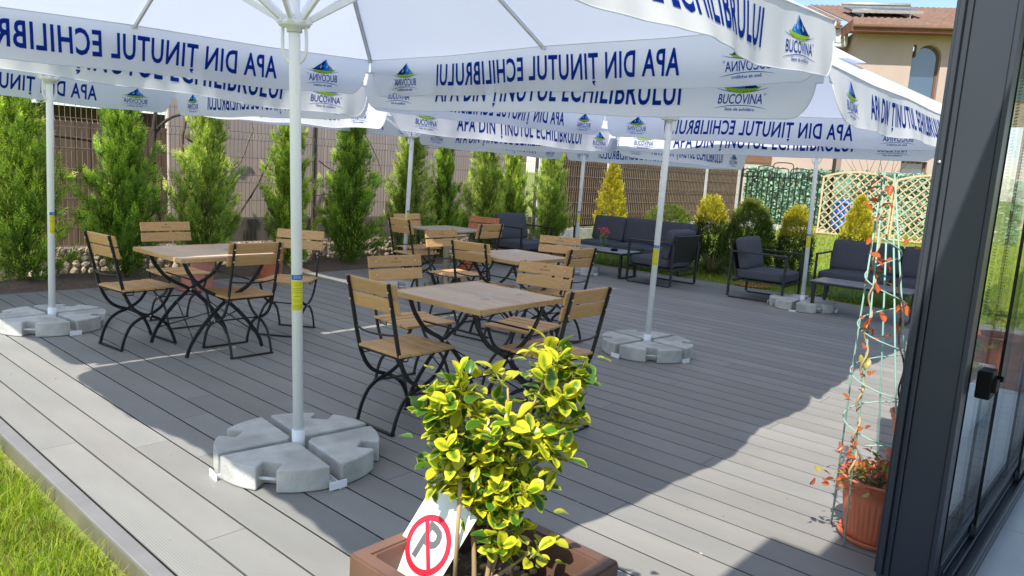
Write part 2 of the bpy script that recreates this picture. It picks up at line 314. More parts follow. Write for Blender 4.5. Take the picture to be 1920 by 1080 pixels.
V, F, c = blades(70000, 10.35, 22, -3, 9.1, 0.04, 0.09, 0.010, lambda x, y: RNG.random(len(x)) < np.clip(1.4-(x-10)/11, .25, 1))
link('lawn_grass', arr_mesh('lawn_grass_far', V, F, M['blade'], c*np.array([1.05, 1.05, 1.0])), kind='stuff', label='sunny green lawn behind the grey lounge seats', cat='grass')
# planting bed along the fence
mb = MB(); nx, nyb = 60, 8
vs = [(0.2+12.2*i/nx, 8.36+1.0*j/nyb, -0.02+0.05*random.random()*(0 < j < nyb)+0.05*math.sin(j/nyb*PI)) for i in range(nx+1) for j in range(nyb+1)]
mb.add(vs, [(i*(nyb+1)+j, (i+1)*(nyb+1)+j, (i+1)*(nyb+1)+j+1, i*(nyb+1)+j+1) for i in range(nx) for j in range(nyb)], True)
link('planting_bed', mb.mesh('planting_bed', M['soil']), kind='structure')
# --- deck: base, boards, trim, fascia
deck = link('deck', MB().box((5.63, 4.37, -0.075), (9.18, 7.88, 0.09)).mesh('deck', M['under']), kind='structure')
PB = 0.17475; bx0 = 1.2455-PB
bcache = {}
def board(x, y0, y1):
    key = round(y1-y0, 2)
    if key not in bcache:
        bcache[key] = MB().box((0, 0, -0.00125), (PB-0.0098, key-0.003, 0.0025)).box((0, 0, -0.01375), (PB-0.040, key-0.006, 0.0225)).mesh('board', M['deck'])
    link('board', bcache[key], deck, (x, (y0+y1)/2, 0))
for k in range(53):
    x = bx0+PB*(k+.5)
    if x > 10.25: break
    y0, y1 = (0.56, 8.33)
    cuts = [y0]+[[4.28, ], [2.6, 6.5], [5.0], [3.4, 7.3], [1.7, 5.9]][k % 5]+[y1]
    if k == 0: cuts = [y0, 3.95, y1]
    if k == 2: cuts = [y0, 3.7, y1]
    if k == 4: cuts = [y0, 3.98, 7.4, y1]
    for a, b in zip(cuts[:-1], cuts[1:]): board(x, a, b)
link('edge_trim', MB().box((1.036, 4.4, -0.008), (0.062, 7.9, 0.016)).mesh('edge_trim', M['deck_trim'], 0.004), deck)
link('edge_trim', MB().box((5.63, 8.345, -0.01), (9.2, 0.026, 0.02)).mesh('edge_trim_back', M['deck_trim'], 0.004), deck)
link('edge_trim', MB().box((10.235, 4.4, -0.012), (0.03, 7.9, 0.02)).mesh('edge_trim_right', M['deck_trim'], 0.004), deck)
link('fascia_board', MB().box((1.016, 4.4, -0.085), (0.018, 7.9, 0.135)).mesh('fascia_board', M['fascia'], 0.003), deck)
# --- interior tile floor (child tiles)
floor = link('tile_floor', MB().box((4.0, -2.1, -0.06), (14.0, 5.02, 0.09)).mesh('tile_floor', M['mortar']), kind='structure')
tm = MB().box((0, 0, -0.006), (0.594, 0.594, 0.012)).mesh('tile', M['tile'], 0.0015, 1)
for i in range(12):
    for j in range(5): link('tile', tm, floor, (-0.6+0.6*i+.3+.35, 0.405-0.6*j-.3, -0.003))
# --- glass pavilion beside the camera
pav = thing('glass_pavilion', 'dark anthracite framed glass wall with sliding panes at right edge', 'building', (3.05, 0.5, 0))
def loc(v): return (v[0]-3.05, v[1]-0.5, v[2])
cm = MB()                                                  # jamb: broad face plus stepped rails
cm.box(loc((3.11, 0.578, 1.375)), (0.12, 0.130, 2.75)); 
link('jamb', cm.mesh('jamb', M['column'], 0.003), pav)
for nm, y, x, wy, wx in (('jamb_rail', 0.6535, 3.09, 0.019, 0.1), ('jamb_rail', 0.6735, 3.075, 0.017, 0.11), ('jamb_rail', 0.692, 3.095, 0.014, 0.09), ('jamb_rail', 0.5035, 3.085, 0.017, 0.09)):
    link(nm, MB().box(loc((x, y, 1.375)), (wx, wy, 2.75)).mesh(nm, M['column'], 0.003), pav)
link('screw', MB().lathe([(0, 0), (.006, 0), (.006, .003), (0, .003)], 10).mesh('screw', M['bolt']), pav, loc((3.0195, 0.673, 1.60)), (0, -PI/2, 0))
link('roof', MB().box(loc((8.2, -.71, 2.86)), (14.96, 1.95, 0.22)).box(loc((-1.5, -.61, 2.86)), (4.43, 2.15, 0.22)).mesh('roof', M['column'], 0.01), pav)  # unseen roof; stepped edge shaped for its deck shadow, depth cut for floor light
link('bottom_rail', MB().box(loc((7.6, 0.475, 0.012)), (8.9, 0.15, 0.036)).box(loc((7.6, 0.411, 0.04)), (8.9, 0.014, 0.03)).box(loc((7.6, 0.452, 0.038)), (8.9, 0.008, 0.024)).box(loc((7.6, 0.482, 0.038)), (8.9, 0.008, 0.024)).mesh('bottom_rail', M['column'], 0.002, 1), pav)
link('top_rail', MB().box(loc((7.6, 0.475, 2.70)), (8.9, 0.15, 0.10)).mesh('top_rail', M['column'], 0.003), pav)
for i, (xa, xb, y) in enumerate(((3.13, 4.02, 0.497), (3.62, 4.9, 0.467), (4.55, 6.3, 0.437), (6.2, 8.2, 0.467), (8.1, 10.4, 0.497))):
    g = link('pane', MB().box(loc(((xa+xb)/2, y, 1.34)), (xb-xa, 0.008, 2.60)).mesh('pane', M['pane']), pav)
    link('pane_edge', MB().box(loc((xa+0.006, y, 1.34)), (0.005, 0.012, 2.60)).mesh('pane_edge', M['black'], 0.001, 1), g)
    link('pane_edge', MB().box(loc((xb-0.006, y, 1.34)), (0.005, 0.012, 2.60)).mesh('pane_edge', M['black'], 0.001, 1), g)
    link('bottom_profile', MB().box(loc(((xa+xb)/2, y, 0.06)), (xb-xa, 0.022, 0.05)).mesh('bottom_profile', M['column'], 0.001, 1), g)
lk = MB().box((0, 0, 0), (0.10, 0.05, 0.105)).box((-0.01, -0.03, 0.0), (0.06, 0.02, 0.05)); lk.tube([(0.03, -0.026, 0.02), (0.03, -0.05, 0.02)], 0.012, 10)
link('latch', lk.mesh('latch', M['black'], 0.005), pav, loc((3.215, 0.452, 0.80)))
# roller blind bead chains hang inside the glass
bc = thing('blind_chain', 'black bead chains of the roller blind hanging against the glass', 'blind chain', (3.75, 0.55, 2.2))
ico = [(0, 0, 1), (.894, 0, .447), (.276, .851, .447), (-.724, .526, .447), (-.724, -.526, .447), (.276, -.851, .447), (.724, .526, -.447), (-.276, .851, -.447), (-.894, 0, -.447), (-.276, -.851, -.447), (.724, -.526, -.447), (0, 0, -1)]
icf = [(0, 1, 2), (0, 2, 3), (0, 3, 4), (0, 4, 5), (0, 5, 1), (1, 6, 2), (2, 7, 3), (3, 8, 4), (4, 9, 5), (5, 10, 1), (6, 7, 2), (7, 8, 3), (8, 9, 4), (9, 10, 5), (10, 6, 1), (11, 7, 6), (11, 8, 7), (11, 9, 8), (11, 10, 9), (11, 6, 10)]
for (dx, dy, zb) in ((-0.13, .005, 0.98), (0.12, -.005, 0.9)):
    mb = MB()
    for off in (-0.012, 0.012):
        for k in range(int((2.2-zb)/0.013)):
            z = 2.2-k*0.013; mb.add([(dx+off*1.0+p[0]*.0048, dy+off*.4+p[1]*.0048, z-2.2+p[2]*.0048) for p in ico], icf, True)
    link('bead_chain', mb.mesh('bead_chain', M['bead']), bc, kind='stuff')
link('chain_wheel', MB().lathe([(0, -.012), (.032, -.012), (.032, .012), (0, .012)], 16).mesh('chain_wheel', M['black']), bc, (0.06, .0, -0.20), (PI/2, 0, 0))

# ================================================================= PARASOLS
HALF, VL = 1.745, 0.268
def surf_factory(seed, flare=0.05, amp=1.0, bulge=0.0):
    R = random.Random(seed); ph = [R.uniform(0, 6.28) for _ in range(6)]; k2 = [R.uniform(2.2, 3.4), R.uniform(5.0, 7.5), R.uniform(11, 16)]
    def vmax(s):                                        # free lower corners are cut away in a rounded notch
        d = HALF-abs(s)
        if d > 0.15: return 1.0
        if d < 0.035: return 0.36
        t = (d-0.035)/0.115; return 0.36+0.64*math.sqrt(max(0, 1-(1-t)**2))
    def fn(s, v):
        fl = flare*(1+0.35*math.sin(k2[0]*.6*s+ph[3]))+bulge*(0.5+0.5*math.sin(1.4*s+ph[4]))
        edge = 1-min(1, max(0, (abs(s)-HALF+.25)/.25))
        y = -(VL*v*math.sin(fl)) - amp*v*(0.020*math.sin(k2[0]*s+ph[0])+0.011*math.sin(k2[1]*s+ph[1]+v)+0.0035*math.sin(k2[2]*s*2+ph[2]))*(.3+.7*edge)
        z = -VL*v*math.cos(fl) + amp*0.004*v*math.sin(k2[1]*s+ph[5]) - 0.012*(1-abs((abs(s)/HALF)*2-1))
        return Vector((s, y, z))
    fn.vmax = vmax; return fn
def text_mesh2d(body, size, sx=1.0, bold=0.0, shear=0.0, space=1.0):
    cu = bpy.data.curves.new('t', 'FONT'); cu.body = body; cu.size = size; cu.offset = bold; cu.shear = shear; cu.space_character = space; cu.align_x = 'CENTER'; cu.align_y = 'BOTTOM_BASELINE'; cu.resolution_u = 3
    o = bpy.data.objects.new('t', cu); COL.objects.link(o); dg = bpy.context.evaluated_depsgraph_get()
    me = bpy.data.meshes.new_from_object(o.evaluated_get(dg)); V = [(v.co.x*sx, v.co.y) for v in me.vertices]; Fc = [tuple(p.vertices) for p in me.polygons]
    bpy.data.objects.remove(o); bpy.data.curves.remove(cu); bpy.data.meshes.remove(me); return V, Fc
class Print:                                            # flat print in (s, z) with material index per face
    def __init__(s): s.v = []; s.f = []; s.m = []
    def add(s, V, F, mi, at=(0, 0), sc=1.0):
        o = len(s.v); s.v += [(at[0]+a*sc, at[1]+b*sc) for a, b in V]; s.f += [tuple(i+o for i in f) for f in F]; s.m += [mi]*len(F)
    def poly(s, P, mi, at=(0, 0), sc=1.0): s.add(P, [tuple(range(len(P)))], mi, at, sc)
    def strip(s, top, bot, mi, at=(0, 0), sc=1.0):
        n = len(top); s.add(top+bot, [(i, i+1, n+i+1, n+i) for i in range(n-1)], mi, at, sc)
def fit_text(body, w, h, **k):                           # text scaled to a given width and cap height, centred
    V, F = text_mesh2d(body, 1.0, **k); xs = [a for a, b in V]; cap = text_mesh2d('H', 1.0, bold=k.get('bold', 0))[0]; ch = max(b for a, b in cap)
    x0, x1 = min(xs), max(xs); kx = w/(x1-x0); ky = h/ch; return [((a-(x0+x1)/2)*kx, b*ky) for a, b in V], F
def arc(x0, x1, z, rise, th, n=14):
    top = []; bot = []
    for i in range(n+1):
        t = i/n; x = x0+(x1-x0)*t; y = z+rise*(1-(2*t-1)**2); k = th*(1-(2*t-1)**4)*.5+th*.06; top.append((x, y+k)); bot.append((x, y-k))
    return top, bot
def logo(pr, s, z, W=1.0):
    # mountain emblem with pale and deep facets over a lime meadow, swooshes, the name and its line below
    a = dict(at=(s, z), sc=W)
    t, b = arc(-.105, .105, .128, -.022, .020); pr.strip(t, b, 3, **a)                       # lime meadow
    pr.poly([(-.085, .127), (-.055, .158), (-.045, .155), (-.02, .200), (-.008, .186), (.022, .166), (.05, .150), (.092, .122), (.03, .118), (-.03, .117)], 1, **a)
    pr.poly([(-.02, .200), (-.008, .186), (-.014, .168), (.004, .150), (-.012, .135), (.012, .119), (.05, .118), (.092, .122), (.05, .150), (.022, .166), (-.006, .189)], 4, (s, z+.0003), W)
    for P in ([(-.055, .158), (-.049, .150), (-.058, .138), (-.046, .126), (-.068, .130)], [(-.02, .200), (-.024, .175), (-.03, .160), (-.022, .145), (-.034, .133), (-.040, .150)], [(.022, .166), (.020, .152), (.034, .140), (.024, .130), (.010, .146)]):
        pr.poly(P, 2, (s, z+.0006), W)
    t, b = arc(-.145, .145, .122, -.022, .0035); pr.strip(t, b, 0, **a)
    V, F = fit_text('BUCOVINA', .245, .050, shear=.12, bold=.006); pr.add(V, F, 0, (s-.003, z+.040*W), W)
    V, F = fit_text('®', .012, .012); pr.add(V, F, 0, (s+.130*W, z+.083*W), W)
    t, b = arc(-.150, .150, .014, .018, .003); pr.strip(t, b, 0, **a)
    V, F = fit_text('Sete de echilibru', .165, .016, shear=.15, bold=.008); pr.add(V, F, 0, (s, z+.004*W), W)
def build_print(kind):
    pr = Print()
    if kind == 'lettering':
        V, F = fit_text('APA DIN TINUTUL ECHILIBRULUI', 1.93, .142, bold=.020, space=1.10); pr.add(V, F, 0, (0.015, -.198)); tx = text_mesh2d('APA DIN TINUTUL ECHILIBRULUI', 1, bold=.02, space=1.10)[0]; w0 = min(a for a, b in tx); w1 = max(a for a, b in tx)
        tp = [a for a, b in text_mesh2d('APA DIN T', 1, bold=.02, space=1.10)[0]]; cx = (max(tp)-min(tp))/(w1-w0)*1.93-1.93/2+.015-.038
        pr.poly([(cx-.011, -.210), (cx+.012, -.210), (cx+.012, -.222), (cx-.002, -.236), (cx-.010, -.236), (cx-.002, -.222), (cx-.011, -.222)], 0)
    else:
        s = -1.33 if kind == 'l' else 1.33; logo(pr, s, -.234, 1.0)
    return pr
PRM = [M['navy'], M['pblue'], M['psky'], M['plime'], M['pdark']]
PR = {k: build_print(k) for k in ('lettering', 'l', 'r')}
def map_print(pr, fn, name):
    b = bmesh.new(); vs = [b.verts.new((x, 0, z)) for x, z in pr.v]
    for f, m in zip(pr.f, pr.m):
        try: q = b.faces.new([vs[i] for i in f]); q.material_index = m
        except ValueError: pass
    x0 = min(x for x, z in pr.v); x1 = max(x for x, z in pr.v); x = math.ceil(x0/.06)*.06
    while x < x1:
        bmesh.ops.bisect_plane(b, geom=b.verts[:]+b.edges[:]+b.faces[:], plane_co=(x, 0, 0), plane_no=(1, 0, 0)); x += .06
    for z in (-.07, -.14, -.20): bmesh.ops.bisect_plane(b, geom=b.verts[:]+b.edges[:]+b.faces[:], plane_co=(0, 0, z), plane_no=(0, 0, 1))
    b.verts.index_update(); v2 = [(v.co.x, v.co.z) for v in b.verts]; fs = [([v.index for v in f.verts], f.material_index) for f in b.faces]; b.free()
    Vn = []
    lay = {0: .0022, 3: .0018, 1: .0020, 4: .0024, 2: .0028}
    lv = [.0022]*len(v2)
    for f, m in fs:
        for i in f: lv[i] = max(lv[i], lay[m])
    for sgn in (1, -1):
        for (s, z), l in zip(v2, lv):
            v = -z/VL; p = fn(s, v); e = 1e-3; a = (fn(s+e, v)-fn(s-e, v)); c = (fn(s, v+e)-fn(s, v-e)); nrm = a.cross(c).normalized(); Vn.append(p+nrm*l*sgn)
    n = len(v2); mb = MB(); mb.v = [tuple(p) for p in Vn]
    for f, m in fs: mb.f.append(tuple(f)); mb.sm.append(True); mb.mi.append(m); mb.f.append(tuple(i+n for i in reversed(f))); mb.sm.append(True); mb.mi.append(m)
    me = bpy.data.meshes.new(name); me.from_pydata(mb.v, [], mb.f)
    for p, mi in zip(me.polygons, mb.mi): p.material_index = mi; p.use_smooth = True
    for m in PRM: me.materials.append(m)
    return me
def valance_set(seed, **k):
    fn = surf_factory(seed, **k); mb = MB(); ns, nv = 130, 6
    ss = [-HALF+2*HALF*i/ns for i in range(ns+1)]
    ss = sorted(set([round(x, 4) for x in ss]+[round(sg*(HALF-d), 4) for sg in (1, -1) for d in (.15, .14, .12, .1, .08, .065, .052, .044, .038, .035, .034)])); ns = len(ss)-1
    vs = [fn(s, fn.vmax(s)*j/nv) for s in ss for j in range(nv+1)]
    mb.add(vs, [(i*(nv+1)+j, (i+1)*(nv+1)+j, (i+1)*(nv+1)+j+1, i*(nv+1)+j+1) for i in range(ns) for j in range(nv)], True)
    hem = MB(); hem.tube([fn(s, fn.vmax(s)) for s in ss], 0.0028, 5)
    return (mb.mesh('valance', M['cloth']), hem.mesh('hem', M['cloth']), map_print(PR['lettering'], fn, 'lettering'), map_print(PR['l'], fn, 'logo'), map_print(PR['r'], fn, 'logo'))
VS = [valance_set(3, flare=0.08), valance_set(5, flare=-0.06, amp=1.5), valance_set(9, flare=0.15, amp=1.2), valance_set(21, flare=0.10, amp=1.5, bulge=0.14), valance_set(31, flare=0.18, amp=1.5, bulge=0.1)]
APEX = 0.92
def panel_mesh():
    mb = MB(); na, nb = 24, 12; vs = []
    for i in range(na+1):
        a = -1+2*i/na
        for j in range(nb+1):
            b = 0.015+0.985*j/nb; sag = 0.030*4*b*(1-b)*abs(math.sin(PI*a))+0.012*b*(1-abs(abs(a)*2-1))
            vs.append((a*HALF*b, -HALF*b, APEX*(1-b)-sag))
    mb.add(vs, [(i*(nb+1)+j, (i+1)*(nb+1)+j, (i+1)*(nb+1)+j+1, i*(nb+1)+j+1) for i in range(na) for j in range(nb)], True)
    return mb.mesh('canopy_panel', M['cloth'])
PANEL = panel_mesh()
def vent_mesh():
    mb = MB(); q = .34
    for k in range(4):
        c, s = math.cos(k*PI/2), math.sin(k*PI/2); R = lambda x, y: (c*x-s*y, s*x+c*y)
        P = [(*R(-q, -q), APEX*(1-q/HALF)+.075), (*R(q, -q), APEX*(1-q/HALF)+.075), (0, 0, APEX+.10)]; mb.add(P, [(0, 1, 2)])
    return mb.mesh('canopy_vent', M['cloth'])
VENT = vent_mesh()
def seam_mesh():
    mb = MB(); n = 48
    for k in range(4):
        R = Matrix.Rotation(k*PI/2, 3, 'Z')
        mb.tube([R @ Vector((-HALF+2*HALF*i/n, -HALF-.002, -.012*(1-abs(abs(-1+2*i/n)*2-1)))) for i in range(n+1)], .0045, 5)
        mb.bar([R @ Vector((-HALF*b, -HALF*b, APEX*(1-b)-.003)) for b in (.02, .5, 1)], .003, .03, R @ Vector((.7, .7, .5)))
    return mb.mesh('seam', M['seam'])
M['seam'] = mat('seam_tape', (0.74, 0.76, 0.80), rough=0.8, transl=0.3)
SEAM = seam_mesh()
def parasol(label, base, eave, hub, tilt=(0, 0), yaw=0.0, vset=(0, 1, 2, 0), sticker=PI, poleyaw=0.0, crank=0.4):
    """Square market parasol. base: pole foot; tilt: lean of the pole per metre in x, y."""
    t = thing('parasol', label, 'parasol', (base[0], base[1], 0), (math.atan(-tilt[1]), math.atan(tilt[0]), yaw), 'white square parasols over the terrace')
    L = eave
    pole = link('pole', MB().tube([(0, 0, 0.02), (0, 0, eave+APEX-.02)], .0255, 24).mesh('pole', M['white_steel']), t)
    sy = MB(); n = 10
    def patch(z0, z1, w, r):
        vs = [(r*math.cos(a), r*math.sin(a), z) for z in (z0, z1) for a in [sticker-w+2*w*i/n for i in range(n+1)]]
        return vs, [(i, i+1, n+1+i+1, n+1+i) for i in range(n)]
    sy.add(*patch(.76, .905, 1.25, .0262), True, 0); sy.add(*patch(.908, .932, 1.25, .0262), True, 1)
    for k, z in enumerate((.893, .882, .866, .856, .846, .829, .811, .802, .786, .780, .774, .768)):
        sy.add(*patch(z, z+.0022, (.95, .6, 1.0, .9, 1.05, .8, 1.0, .7, 1.05, 1.0, 1.05, .9)[k], .0265), True, 2)
    for a0 in (-.78, -.50, -.22, .12, .45): 
        vs = [(.0265*math.cos(sticker-a), .0265*math.sin(sticker-a), z) for z in (.913, .927) for a in (a0, a0+.18)]; sy.add(vs, [(0, 1, 3, 2)], False, 3)
    link('sticker', sy.mesh('sticker', [M['sticker_y'], M['sticker_b'], M['sticker_line'], M['psky']]), pole)
    link('foot_socket', MB().tube([(0, 0, .012), (0, 0, .16)], .031, 20).mesh('foot_socket', M['white_steel']), t)
    ft = MB()
    for k in range(4):
        c, s = math.cos(k*PI/2), math.sin(k*PI/2)
        R = Matrix.Rotation(k*PI/2, 3, 'Z'); ft.box(R @ Vector((.215, .012, .012)), (.40, .005, .04), R); ft.box(R @ Vector((.215, 0, .009)), (.40, .03, .005), R); ft.box(R @ Vector((.415, 0, .026)), (.006, .085, .036), R)
    fr = link('foot_frame', ft.mesh('foot_frame', M['white_steel']), t, None, poleyaw-yaw)
    r = MB(); r.lathe([(.028, -.03), (.034, -.03), (.034, -.012), (.066, -.006), (.072, .004), (.066, .016), (.034, .03), (.034, .05), (.028, .05)], 24)
    for k in range(8): a = k*PI/4; r.box((.062*math.cos(a), .062*math.sin(a), .022), (.03, .03, .03), Matrix.Rotation(a, 3, 'Z'))
    rn = link('runner', r.mesh('runner', M['white_steel']), t, (0, 0, hub))
    ch = MB(); ch.tube(smooth_path([(.052, 0, 0), (.054, 0, -.07), (.050, 0, -.12), (.03, .0, -.155), (0, .0, -.165), (-.03, 0, -.155), (-.050, 0, -.12), (-.054, 0, -.07), (-.052, 0, 0)], 5), .0075, 8)
    link('handle_loop', ch.mesh('handle_loop', M['white_steel']), rn, (0, 0, 0), crank)
    link('latch', MB().box((.038, 0, -.05), (.022, .022, .075)).mesh('latch', M['white_steel'], .002), rn, None, crank+PI*.62)
    for k in range(8):                                   # ribs to the corners and mid-sides, each with its strut
        a = k*PI/4; R = HALF*(math.sqrt(2) if k % 2 else 1)-.015
        end = Vector((R, 0, eave-.012)); top = Vector((.03, 0, eave+APEX-.035)); mid = top.lerp(end, .5 if k % 2 == 0 else .46)
        rb = link('rib', MB().bar([top, end], .014, .022, (0, 1, 0)).box(end, (.03, .03, .022)).mesh('rib', M['grey_steel'], .001, 1), t, None, a)
        link('strut', MB().bar([(.062, 0, hub+.02), mid+Vector((0, 0, -.012))], .016, .026, (0, 1, 0)).mesh('strut', M['white_steel'], .001, 1), rb)
    for k in range(4):
        a = k*PI/2; p = link('canopy_panel', PANEL, t, (0, 0, eave), a)
        vm = VS[vset[k]]; v = link('valance', vm[0], t, (-math.sin(-a)*0+math.sin(a)*HALF, -math.cos(a)*HALF, eave), a)
        link('hem', vm[1], v); link('lettering', vm[2], v); link('logo', vm[3], v); link('logo', vm[4], v)
    link('canopy_vent', VENT, t, (0, 0, eave))
    link('seam', SEAM, t, (0, 0, eave))
    return t
# k: 0 = near-left edge (-Y), 1 = right (+X), 2 = far (+Y), 3 = left (-X)
PAR = {
 'front': ('white lettered parasol closest to the camera, its crank loop and struts in full view', (1.955, 3.07), 2.20, 2.06, (-.028, .0), 0.0, (3, 0, 2, 1), -2.05, -.13, -.85),
 'left': ('white lettered parasol at the left edge, pole beside the sunlit concrete weights', (1.953, 6.693), 2.14, 1.96, (.018, -.012), 0.0, (1, 0, 2, 0), -1.0, .1, .3),
 'mid': ('white lettered parasol whose pole rises behind the nearest wooden table', (5.837, 6.943), 2.09, 1.80, (0, -.035), 0.0, (0, 2, 1, 1), -1.3, .05, .8),
 'right': ('white lettered parasol whose pole stands on bare deck right of the nearest table', (5.489, 3.267), 2.146, 1.97, (-.012, -.02), 0.045, (4, 1, 0, 0), -3.0, -.1, 2.6),
 'far': ('white lettered parasol at far right, pole in front of the low lounge table', (9.308, 3.372), 2.15, 1.94, (-.055, .0), 0.0, (2, 0, 1, 2), -2.6, .1, 2.2),
 'back': ('white lettered parasol whose pole stands at the farther lounge set with the vase', (9.093, 6.798), 2.00, 1.80, (.01, -.01), 0.0, (0, 0, 1, 2), -2.0, 0, .5)}
for k, a in PAR.items(): parasol(*a)
# concrete quarter weights on each foot frame
def slab_mesh():
    b0 = 0.022; R = 0.392; pts = []
    n = 26; a0, a1 = math.asin(b0/R), PI/2-math.asin(b0/R)
    nw = 0.046/R
    mid = PI/4
    arcp = []
    for i in range(n+1):
        a = a0+(a1-a0)*i/n
        if abs(a-mid) < nw+.02: continue
        arcp.append(a)
    P = [(b0+.03, b0), ]
    lo = [a for a in arcp if a < mid]; hi = [a for a in arcp if a > mid]
    P += [(R*math.cos(a), R*math.sin(a)) for a in lo]+[(R*math.cos(mid-nw), R*math.sin(mid-nw))]
    d = Vector((math.cos(mid), math.sin(mid))); q = Vector((-d.y, d.x))
    for rr, ww in ((R-.082, .046), (R-.090, .040), (R-.090, -.040), (R-.082, -.046)): v = d*rr-q*ww*1.0; P.append((v.x, v.y))
    P += [(R*math.cos(mid+nw), R*math.sin(mid+nw))]+[(R*math.cos(a), R*math.sin(a)) for a in hi]+[(b0, b0+.03)]
    return MB().prism(P, .002, .112).mesh('slab', M['concrete'], 0.009, 3)
SLAB = slab_mesh(); d = Vector((math.cos(PI/4), math.sin(PI/4), 0)); q = Vector((-d.y, d.x, 0))
HBAR = MB().tube([d*.362-q*.048+Vector((0, 0, .055)), d*.362+q*.048+Vector((0, 0, .055))], .007, 8).mesh('handle_bar', M['grey_steel'])
pos_name = ['far', 'left hand', 'near', 'right hand']
short = {'front': 'nearest parasol', 'left': 'leftmost parasol', 'mid': 'parasol behind the nearest table', 'right': 'parasol right of nearest table', 'far': 'far right parasol', 'back': 'parasol near the vase'}
for k, a in PAR.items():
    for j in range(4):
        x, y = a[1]; sl = thing('concrete_weight', f'{pos_name[j]} grey concrete quarter weight under the {short[k]}', 'parasol weight', (x, y, 0), a[8]+j*PI/2+random.uniform(-.02, .02), 'concrete quarter weights on the parasol feet')
        link('slab', SLAB, sl); link('handle_bar', HBAR, sl)


# ================================================================= FOLDING CHAIRS
def chair_proto():
    t = thing('folding_chair', 'x', 'chair', (0, 0, 0), None, 'wooden folding chairs around the tables'); ms = {}
    A = smooth_path([(-.285, .855), (-.245, .68), (-.205, .50), (-.175, .40), (-.125, .315), (-.06, .268), (0, .247), (.07, .215), (.13, .165), (.172, .085), (.195, .012)], 3)
    B = smooth_path([(.185, .437), (.14, .355), (.085, .292), (0, .247), (-.07, .225), (-.135, .18), (-.18, .10), (-.205, .012)], 3)
    for sg in (-1, 1):
        y = sg*.176
        link('back_post', MB().bar([(p[0], y, p[1]) for p in A], .011, .022, (0, 1, 0)).mesh('back_post', M['black_steel'], .001, 1), t)
        y2 = sg*.158
        link('seat_leg', MB().bar([(p[0], y2, p[1]) for p in B], .010, .022, (0, 1, 0)).mesh('seat_leg', M['black_steel'], .001, 1), t)
    cr = MB()
    cr.tube(smooth_path([(-.22, -.176, .57), (-.25, -.09, .565), (-.26, 0, .563), (-.25, .09, .565), (-.22, .176, .57)], 4), .006, 6)
    link('back_rod', cr.mesh('back_rod', M['black_steel']), t)
    link('foot_bar', MB().bar([(.197, -.185, .009), (.197, .185, .009)], .008, .022, (0, 0, 1)).mesh('foot_bar', M['black_steel']), t)
    link('foot_bar', MB().bar([(-.208, -.170, .009), (-.208, .170, .009)], .008, .022, (0, 0, 1)).mesh('foot_bar', M['black_steel']), t)
    for sg in (-1, 1):
        link('seat_rail', MB().bar([(-.195, sg*.158, .437), (.20, sg*.158, .437)], .008, .016, (0, 1, 0)).tube([(-.19, sg*.15, .437), (-.185, sg*.15, .412), (-.11, sg*.15, .408), (-.105, sg*.15, .437)], .004, 5).mesh('seat_rail', M['black_steel']), t)
    link('cross_rod', MB().tube([(.0, -.176, .247), (.0, .176, .247)], .006, 6).mesh('cross_rod', M['black_steel']), t)
    link('cross_rod', MB().tube([(-.19, -.176, .437), (-.19, .176, .437)], .007, 6).mesh('cross_rod', M['black_steel']), t)
    sm = MB().box((0, 0, 0), (.0730, .385, .016)).mesh('seat_slat', M['wood'], .003, 2)
    for i in range(5): link('seat_slat', sm, t, (-.165+i*.083, 0, .453-.004*math.sin(i/4*PI)))
    bm_ = MB().box((0, 0, 0), (.017, .425, .078)).mesh('back_slat', M['wood'], .003, 2)
    tl = -math.atan2(.04, .175)
    for z in (.815, .727): 
        x = -.285+(.855-z)*.232+.0165; s = link('back_slat', bm_, t, (x, 0, z), (0, tl, 0))
        bl = MB()
        for sg in (-1, 1): bl.add([(.0085+.004*p[2], sg*.158+p[0]*.007, p[1]*.007) for p in ico], icf, True).add([(-.029+.004*p[2], sg*.176+p[0]*.007, p[1]*.007) for p in ico], icf, True)
        link('bolt_heads', bl.mesh('bolt_heads', M['bolt']), s)
        if z > .8:
            pr = MB(); X = .0089
            pr.add([(X, -.016, .008), (X, .004, .024), (X, .017, .012), (X, .002, .014)], [(0, 1, 2, 3)])
            for i, (yy, hh) in enumerate(((-.036, .012), (-.027, .010), (-.017, .011), (-.006, .009), (.004, .011), (.014, .010), (.024, .011), (.034, .012))):
                pr.add([(X, yy, -.012), (X, yy+.0045, -.012), (X, yy+.0045, -.012+hh), (X, yy, -.012+hh)], [(0, 1, 2, 3)])
            link('burnt_emblem', pr.mesh('burnt_emblem', M['burn']), s)
    pv = MB()
    for sg in (-1, 1): pv.add([(p[0]*.008, sg*.185+p[2]*.004, .247+p[1]*.008) for p in ico], icf, True)
    link('pivot_bolt', pv.mesh('pivot_bolt', M['bolt']), t)
    return t
chair0 = chair_proto(); KIDS[chair0.name] = list(chair0.children)
D = PI/180
